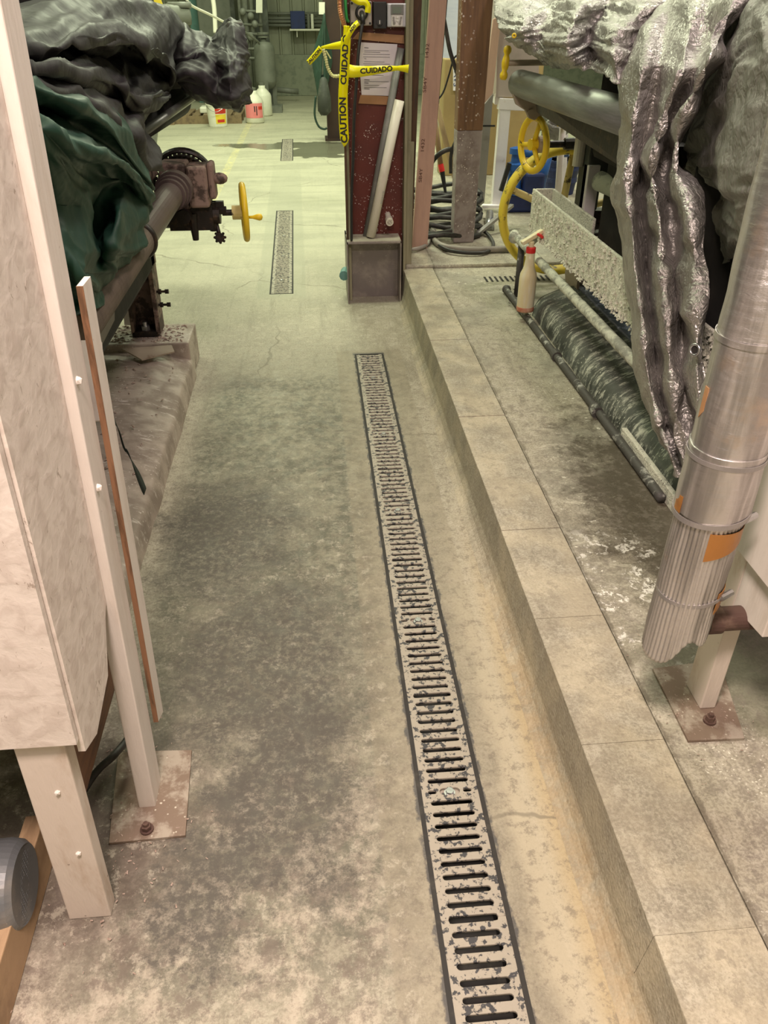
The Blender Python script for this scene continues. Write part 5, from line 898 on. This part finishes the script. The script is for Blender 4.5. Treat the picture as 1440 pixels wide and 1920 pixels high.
G_ = [RX(r) for r in ([(1300, 430, 1.45), (1340, 435, 1.38), (1370, 440, 1.34), (1420, 440, 1.3)], [(1320, 480, 1.35), (1345, 475, 1.27), (1372, 480, 1.26), (1420, 490, 1.2)], [(1325, 540, 1.38), (1350, 530, 1.26), (1375, 520, 1.26), (1420, 540, 1.2)], [(1320, 580, 1.5), (1350, 570, 1.42), (1375, 560, 1.4), (1420, 570, 1.4)])]
top(sheet('silver_tarp', G_, 'silver', k=14, amp=.03, sc=7, fine=.01, seed=9, cre=.004), 'small crumpled silver tarp corner in the dark gap beside the duct', 'tarp')
b_ = sheet('silver_tarp', [RX(r) for r in ([(1040, 150, 1.30), (1080, 165, 1.25), (1120, 190, 1.25)], [(1110, 225, 1.30), (1135, 240, 1.22), (1160, 250, 1.2)], [(1120, 255, 1.30), (1140, 270, 1.24), (1162, 285, 1.2)])], 'silver_dull', k=12, amp=.03, sc=6, seed=12); top(b_, 'scrap of dull silver tarp showing below the grey roller', 'tarp')
# ------------------------------------------------------------------ insulated duct
dx_, dy_ = .709, 1.152; KD = .846; ZD = lambda z: CH - (CH - z) * KD
du = thing('insulated_duct', 'silver foil insulated vertical duct with cut ribbed lower end', 'duct', (dx_, dy_, .43))
def ductmesh(z0, z1, r0, ribs, amp, cut=False, n=96, m=60):
    bm = bmesh.new(); V = []
    for i in range(m + 1):
        t = i / m; row = []
        for j in range(n):
            a = 2 * math.pi * j / n; zz = z0 + (z1 - z0) * t
            if cut: # the lower lip: lowest on the left, curling up on the right front
                lip = z0 + .10 * (1 + math.cos(a - R(20))) * .5 + .055 * math.exp(-((a - R(265)) / .38) ** 2); zz = lip + (z1 - lip) * t
            rr = r0 + amp * (abs(math.sin(a * ribs / 2)) - .5) + .0025 * noise.noise(Vector((math.cos(a) * 2, math.sin(a) * 2, zz * 14)))
            if cut: rr *= 1 - .10 * (1 - t) ** 2 * math.cos(a - R(200)) * -1
            row.append(bm.verts.new((dx_ + rr * KD * math.cos(a), dy_ + rr * KD * math.sin(a), ZD(zz))))
        V.append(row)
    for i in range(m):
        for j in range(n): bm.faces.new((V[i][j], V[i][(j + 1) % n], V[i + 1][(j + 1) % n], V[i + 1][j]))
    bmesh.ops.recalc_face_normals(bm, faces=bm.faces); me = bpy.data.meshes.new('d'); bm.to_mesh(me); bm.free(); return me
link('lower_sleeve', ductmesh(.225, .66, .0695, 44, .0036, True, n=176), 'foil', du, smooth=True, solid=.002)
link('middle_sleeve', ductmesh(.64, .80, .077, 0, 0), 'foil', du, smooth=True, solid=.003)
link('upper_sleeve', ductmesh(.78, 2.2, .0745, 0, 0), 'foil', du, smooth=True, solid=.003)
def band(z, r_, w, mat='zinc', tilt=0, nm='strap'):
    P = []; 
    b = B(); n = 60
    for s0 in range(n):
        a0_, a1_ = 2 * math.pi * s0 / n, 2 * math.pi * (s0 + 1) / n
        q = lambda a, rr, zz: Vector((dx_ + rr * KD * math.cos(a), dy_ + rr * KD * math.sin(a), ZD(zz + tilt * math.cos(a))))
        b.hexa([q(a0_, r_, z), q(a1_, r_, z), q(a1_, r_ + .002, z), q(a0_, r_ + .002, z)], [q(a0_, r_, z + w), q(a1_, r_, z + w), q(a1_, r_ + .002, z + w), q(a0_, r_ + .002, z + w)])
    o = b.done(nm, mat, du); return o
s1_ = band(.415, .0725, .010, 'metalgrey', .01); s2_ = band(.635, .079, .012, 'metalgrey', .01); s3_ = band(.775, .079, .010, 'metalgrey'); s4_ = band(1.03, .0775, .012, 'foil', .004, 'foil_band')
for s_, z_, a_ in ((s1_, .42, -35), (s2_, .63, -30)):
    c = Vector((dx_ + .080 * KD * math.cos(R(a_)), dy_ + .080 * KD * math.sin(R(a_)), ZD(z_ + .006))); B().tube([c + Vector((-.015, -.008, 0)), c + Vector((.015, .008, 0))], .007, 8).done('strap_buckle', 'zinc', s_)
def patch(a0_, a1_, z0_, z1_, slope, r_, mat, nm, z0b=None):
    b = B(); n = 16
    for i in range(n):
        t0, t1 = i / n, (i + 1) / n; A0, A1 = R(a0_ + (a1_ - a0_) * t0), R(a0_ + (a1_ - a0_) * t1)
        q = lambda a, rr, z: Vector((dx_ + rr * KD * math.cos(a), dy_ + rr * KD * math.sin(a), ZD(z)))
        l0, l1 = z0_ + slope * t0, z0_ + slope * t1
        b.hexa([q(A0, r_, l0), q(A1, r_, l1), q(A1, r_ + .0015, l1), q(A0, r_ + .0015, l0)], [q(A0, r_, z1_), q(A1, r_, z1_), q(A1, r_ + .0015, z1_), q(A0, r_ + .0015, z1_)])
    b.done(nm, mat, du)
patch(-112, -20, .545, .618, .04, .0735, 'orange', 'orange_tape'); patch(-60, -20, .385, .445, .02, .0725, 'orange', 'orange_tape')
patch(-20, 30, .43, .60, .0, .0725, 'rust', 'rusty_seam')
patch(172, 190, .64, .68, 0, .0785, 'orange', 'tape_scrap'); patch(175, 186, .86, .93, 0.02, .0765, 'kraft', 'tape_scrap')
# ------------------------------------------------------------------ right enclosure
er = thing('machine_enclosure', 'white painted timber enclosure on a short leg at the right edge', 'enclosure', (1.1, 1.3, .168))
B().box(.93, 1.7, 1.49, 1.505, .44, 2.3).done('rear_board', 'whitef', er, bevel=.002)
b = B(); b.prism([(.852, 1.09, .505), (.852, 1.285, .48), (.852, 1.285, .70), (.852, 1.09, .70)], (.02, 0, 0)); b.done('lower_board', 'white', er, bevel=.002)
B().box(.828, .850, .80, 1.238, .633, 2.3).done('upper_board', 'white', er, bevel=.002)
B().box(.874, 1.6, 1.09, 1.11, .505, 2.3).done('front_panel', 'white', er, bevel=.002)
B().box(.850, .888, 1.205, 1.282, .176, .633).done('leg', 'white_dirty', er, bevel=.003)
q_ = aY(1322, 1162, 1.17); b = B(); b.tube([q_, q_ + Vector((.8, 0, 0))], .026, 20); b.tube([q_, q_ + Vector((.03, 0, 0))], .031, 20); top(b.done('rusty_pipe', 'rust', smooth=False), 'rusty brown pipe passing level under the right enclosure', 'pipe')
b = B(); b.box(1.0, 1.7, 1.5, 1.54, .17, .9); b.done('rear_panel', 'dark', er)
# ------------------------------------------------------------------ background
pl = thing('brown_pillar', 'dark brown pillar standing far left of the red column', 'pillar', (.35, 12.1, 0)); B().box(.235, .45, 11.95, 12.2, 0, 4.9).done('pillar_body', 'pillar', pl, bevel=.005); B().box(.20, .48, 11.9, 12.25, 0, .03).done('base_plate', 'pillar', pl)
hx = aY(606, 60, 11.7); hk = thing('hose_hank', 'hank of dark green hose hanging on the brown pillar', 'hose', (hx.x, 11.7, .3)); b = B()
for i in range(9):
    w = .05 + .018 * i; t_ = aY(605, 26 + i * 1.5, 11.7 + .015 * i); b_y = aY(600, 215 - i * 9, 11.7 + .015 * i); L_ = t_.z - b_y.z
    P = [Vector((b_y.x + .02 + w * math.sin(a) * (.5 - .5 * math.cos(a * 1) * .8) + (t_.x - b_y.x) * (.5 + .5 * math.cos(a)), 11.7 + .015 * i, b_y.z + L_ * (.5 + .5 * math.cos(a)))) for a in [j / 24 * 2 * math.pi for j in range(24)]]
    b.tube(P, .016, 8, closed=True)
b.done('hose_loops', 'hosegreen', hk, smooth=True)
B().tube(spl([aY(592, 180, 11.68), aY(590, 215, 11.68), aY(597, 236, 11.68), aY(607, 242, 11.68), aY(613, 240, 11.68)], 6), .014, 8).done('hose_tail', 'hosegreen', hk, smooth=True)
b = B(); b.lathe([(.04, 0), (.09, .05), (.09, .2), (.05, .42), (.02, .45)], aY(609, 216, 11.66), (0, 0, 1), 16); b.done('wrapped_bundle', 'darkm', hk, smooth=True)
top(quadY('white_switch', [(598, 27), (609, 27), (609, 4), (598, 4)], 11.9, 'plastic', .06), 'small white switch box above the green hose hank', 'switch')
# tank
tk = thing('pressure_tank', 'grey green upright pressure tank standing by the back wall', 'tank', tuple(aZ(510, 208, 0))); tc_ = Vector((aY(499, 150, 15.6).x, 15.7, 0))
z0_ = aY(499, 155, 15.6).z; z1_ = aY(499, 84, 15.6).z
B().lathe([(.02, z0_ - .12), (.13, z0_ - .08), (.178, z0_), (.182, z0_ + .02), (.178, z0_ + .04), (.178, z1_ - .08), (.165, z1_ - .02), (.11, z1_ + .03), (.05, z1_ + .05), (.045, z1_ + .12)], tc_, (0, 0, 1), 32).done('shell', 'tank', tk, smooth=True)
b = B(); b.tube([tc_ + Vector((0, 0, z1_ + .10)), tc_ + Vector((0, 0, z1_ + .13))], .09, 16); b.tube([tc_ + Vector((0, 0, z1_ + .15)), tc_ + Vector((0, 0, z1_ + .18))], .10, 16); b.done('flange_cap', 'tank', tk)
for a in (30, 150, 270): B().bar(tc_ + Vector((.15 * math.cos(R(a)), .15 * math.sin(R(a)), 0)), tc_ + Vector((.15 * math.cos(R(a)), .15 * math.sin(R(a)), z0_ + .05)), .07, .07).done('leg', 'tank', tk)
B().box(tc_.x - .25, tc_.x + .25, 15.45, 15.95, 0, .1).done('foot_block', 'pipeg', tk)
hose('thin_pipe', [aY(455, 57, 15.0), aY(480, 75, 15.3), aY(486, 82, 15.5)], .018, 'pipeg', 'thin pipe slanting into the pressure tank', 'pipe')
# process skid: tall box, vertical pipes, valves
sk = thing('pump_skid', 'dark frame of grey vertical pipes and valves behind the tank', 'pipework', (-1.2, 16.5, 0))
B().box(aY(467, 0, 16.6).x, aY(500, 0, 16.6).x, 16.6, 16.7, 0, 4.0).done('back_plate', 'darkm', sk)
for px, r_ in ((452, .03), (462, .055), (474, .04), (489, .03)): x_ = aY(px, 50, 16.3).x; B().tube([(x_, 16.3, .1), (x_, 16.3, 4)], r_, 12).done('riser_pipe', 'pipeg', sk, smooth=True)
for py in (20, 45, 62, 90, 108): a_, c_ = aY(448, py, 16.25), aY(492, py + 2, 16.25); B().tube([a_, c_], .022, 10).done('cross_pipe', 'pipeg', sk, smooth=True)
for px, py in ((455, 22), (470, 30), (478, 45), (470, 70), (460, 78)): B().ico(aY(px, py, 16.2), .06, 2).done('valve', 'pipeg', sk, smooth=True)
top(quadY('instruction_card', [(480, 24), (492, 24), (492, -10), (480, -10)], 16.1, 'plastic', .01), 'pale card on the dark pipe frame', 'card')
gb = thing('grey_cabinet', 'tall plain grey cabinet behind the far tarp', 'cabinet', (-2, 17, 0)); B().box(aY(374, 60, 17).x, aY(444, 60, 17).x, 17, 17.8, 0, 4.0).done('body', 'tank', gb, bevel=.02); B().box(aY(436, 60, 17).x, aY(444, 60, 17).x, 16.96, 17.0, 0, 4.0).done('dark_edge', 'darkm', gb)
top(B().box(aY(355, 30, 17.4).x, aY(372, 30, 17.4).x, 17.4, 17.6, 0, 4.5).done('teal_post', 'teal', bevel=.01), 'teal painted post behind the charcoal tarp', 'post')
sp_ = thing('sprayer_pump', 'grey pump and motor sticking up over the charcoal tarp', 'pump', tuple(aY(340, 60, 9.0)))
b = B(); a_ = aY(318, 32, 9.0); b.lathe([(.03, -.16), (.10, -.14), (.11, 0), (.10, .1), (.07, .12), (.065, .2)], a_, (1, 0, 0), 20); b.done('motor', 'tank', sp_, smooth=True); B().tube([aY(315, 10, 9.0), aY(358, 10, 9.0)], .03, 12).done('upper_pipe', 'pipeg', sp_, smooth=True); B().tube([aY(328, 10, 9.0), aY(328, 30, 9.0)], .045, 12).done('neck', 'pipeg', sp_)
B().bar(a_ + Vector((-.05, 0, -.05)), a_ + Vector((-.45, 0, -1.5)), .08, .08).done('stand', 'pipeg', sp_)
top(quadY('warning_sign', [(291, 18), (306, 12), (298, -10), (287, -8)], 8.9, 'yel', .02), 'small yellow warning sign corner at the top left', 'sign')
hose('rope_line', [aY(350, 0, 9.0), aY(362, 12, 9.2), aY(395, 28, 9.6), aY(425, 44, 10)], .012, 'plastic', 'pale cord slanting down behind the far tarp', 'cord')
hose('pale_pipe', [aY(398, -10, 12.5), aY(402, 20, 12.5), aY(404, 62, 12.5)], .03, 'plastic', 'thin pale pipe in front of the grey cabinet', 'pipe')
# wall pipes, shelf and blue box
for i, (py) in enumerate((25, 34, 40, 47)):
    a_, c_ = aY(470, py, 18.6), aY(612, py + 1, 18.6); B_ = B(); B_.tube([a_ + Vector((0, 0, 0)), c_], .028, 10); top(B_.done('wall_pipe', 'pipeg', smooth=True), ['topmost grey pipe running level on the back wall', 'second grey pipe from the top on the back wall', 'third grey pipe from the top on the back wall', 'lowest of the four grey pipes on the back wall'][i], 'pipe', 'pipes on the back wall')
zz = aY(570, 54, 18.3).z; sf = thing('wall_shelf', 'pale narrow shelf on the back wall under the blue case', 'shelf', (aY(572, 54, 18.3).x, 18.4, zz)); B().box(aY(543, 54, 18.3).x, aY(612, 54, 18.3).x, 18.2, 18.7, zz - .03, zz).done('shelf_board', 'plastic', sf); B().box(aY(556, 60, 18.3).x, aY(557.5, 60, 18.3).x, 18.25, 18.7, zz - .14, zz - .03).done('bracket', 'plastic', sf)
top(B().box(aY(545, 40, 18.3).x, aY(572, 40, 18.3).x, 18.25, 18.55, zz, zz + .30).done('blue_case', 'navy', bevel=.01), 'dark blue case standing on the wall shelf', 'case')
for i in range(2): top(B().box(aY(576 + i * 7, 40, 18.3).x, aY(581 + i * 7, 40, 18.3).x, 18.3, 18.5, zz, zz + .25).done('storage_jar', 'plastic' if i else 'tank', bevel=.01), ['grey canister on the wall shelf next to the blue case', 'white carton on the wall shelf, right of the grey canister'][i], 'container')
# pallets, bucket, jugs
def pallet(x, y, lab):
    t = thing('pallet', lab, 'pallet', (x, y, 0))
    for k in range(3): B().box(x - .55, x + .55, y + k * .42, y + k * .42 + .09, 0, .11).done('runner', 'pallet', t)
    for k in range(7): B().box(x - .55 + k * .165, x - .55 + k * .165 + .11, y, y + .93, .11, .13).done('deck_board', 'pallet', t)
    return t
p_ = aZ(400, 236, 0); pallet(p_.x - .12, 14.0, 'low wooden pallet behind the white bucket')
p_ = aZ(330, 232, 0); pallet(p_.x - .55, 13.9, 'low wooden pallet partly hidden left of the white bucket')
bx = thing('white_bucket', 'white plastic bucket with red and yellow label', 'bucket', tuple(aZ(408, 238, 0))); bb0 = aZ(408, 239, 0) + Vector((0, .14, 0))
B().lathe([(.135, 0), (.14, .01), (.158, .30), (.165, .30), (.165, .33), (.16, .34), (.160, .37), (.165, .375), (.15, .38), (.14, .2)], bb0, (0, 0, 1), 36).done('bucket_shell', 'plastic', bx, smooth=False)
def wrap(c, r0, r1, z0, z1, a0, a1, mat, nm, par, H=.375):
    b = B(); n = 12
    for i in range(n):
        A, C = R(a0 + (a1 - a0) * i / n), R(a0 + (a1 - a0) * (i + 1) / n); q = lambda a, r_, z: c + Vector((r_ * math.cos(a), r_ * math.sin(a), z))
        b.hexa([q(A, r0, z0), q(C, r0, z0), q(C, r0 + .003, z0), q(A, r0 + .003, z0)], [q(A, r1, z1), q(C, r1, z1), q(C, r1 + .003, z1), q(A, r1 + .003, z1)])
    b.done(nm, mat, par)
wrap(bb0, .150, .156, .19, .26, -95, -25, 'red', 'red_label', bx); wrap(bb0, .142, .148, .05, .18, -95, -25, 'yel', 'yellow_label', bx); wrap(bb0, .1465, .1485, .07, .11, -85, -40, 'red', 'label_band', bx)
B().tube(spl([bb0 + Vector((-.165, 0, .32)), bb0 + Vector((-.10, -.16, .26)), bb0 + Vector((0, -.19, .22)), bb0 + Vector((.1, -.16, .26)), bb0 + Vector((.165, 0, .32))], 6), .005, 6).done('bail_handle', 'zinc', bx)
def jug(c, lab, label):
    t = thing('plastic_jug', lab, 'jug', tuple(c)); B().lathe([(.135, 0), (.15, .02), (.15, .30), (.135, .34), (.08, .40), (.055, .42), (.055, .46)], c, (0, 0, 1), 28).done('jug_body', 'plastic', t, smooth=True)
    B().tube([c + Vector((0, 0, .46)), c + Vector((0, 0, .50))], .05, 16).done('cap', 'tank', t)
    if label: wrap(c, .151, .151, .08, .29, -150, -30, 'pink', 'pink_label', t); wrap(c, .1545, .1545, .20, .245, -62, -35, 'red', 'red_block', t); wrap(c, .1545, .1545, .17, .25, -88, -82, 'ink', 'label_mark', t); wrap(c, .1545, .1545, .12, .25, -76, -71, 'ink', 'label_mark', t)
jug(aZ(478, 232, 0) + Vector((0, .15, 0)), 'white plastic jug with a pink label on the far floor', True); jug(aZ(488, 220, 0) + Vector((.05, .25, 0)), 'plain white plastic jug behind the pink-labelled jug', False)
hose('valve_handle_pipe', [aY(464, 170, 15.2), aY(474, 165, 15.2), aY(474, 175, 15.2)], .02, 'pipeg', 'small bent pipe handle above the pink-labelled jug', 'pipe')
top(B().box(aY(378, 215, 14.4).x, aY(400, 215, 14.4).x, 14.2, 14.5, .13, .22).done('folded_sacks', 'plastic', bevel=.02), 'pale folded sacks on the pallet behind the bucket', 'sacks')
# scrap by the wall and low duct stub
top(B().tube([aY(520, 168, 17.5), aY(560, 172, 17.5)], .05, 14).done('floor_duct', 'pipeg', smooth=True), 'short grey pipe lying low by the back wall', 'pipe')
top(B().tube([(.165, 4.85, .16), (.18, 4.95, .16)], .03, 10).done('teal_rag', 'teal'), 'scrap of teal material behind the left side of the steel guard', 'rag')
# a second small drain grating under the big wheel
g2 = B()
for i in range(14): x_ = 1.02 + i * .032; g2.box(x_, x_ + .012, 4.62, 4.72, .1695, .171)
top(g2.done('slot_grating', 'dark'), 'short row of dark drain slots under the big yellow wheel', 'drain grate')
# timber post row label: ceiling light fixtures
for i, (x, y) in enumerate([(-.3, 4.2), (.2, 7.6), (-.6, 10.8), (3.2, 6.0)]):
    top(B().box(x - .7, x + .7, y - .2, y + .2, 4.45, 4.52).done('lamp_housing', 'ceil', bevel=.01), 'white ceiling lamp housing high above the aisle', 'lamp', 'ceiling lamps above the aisle')
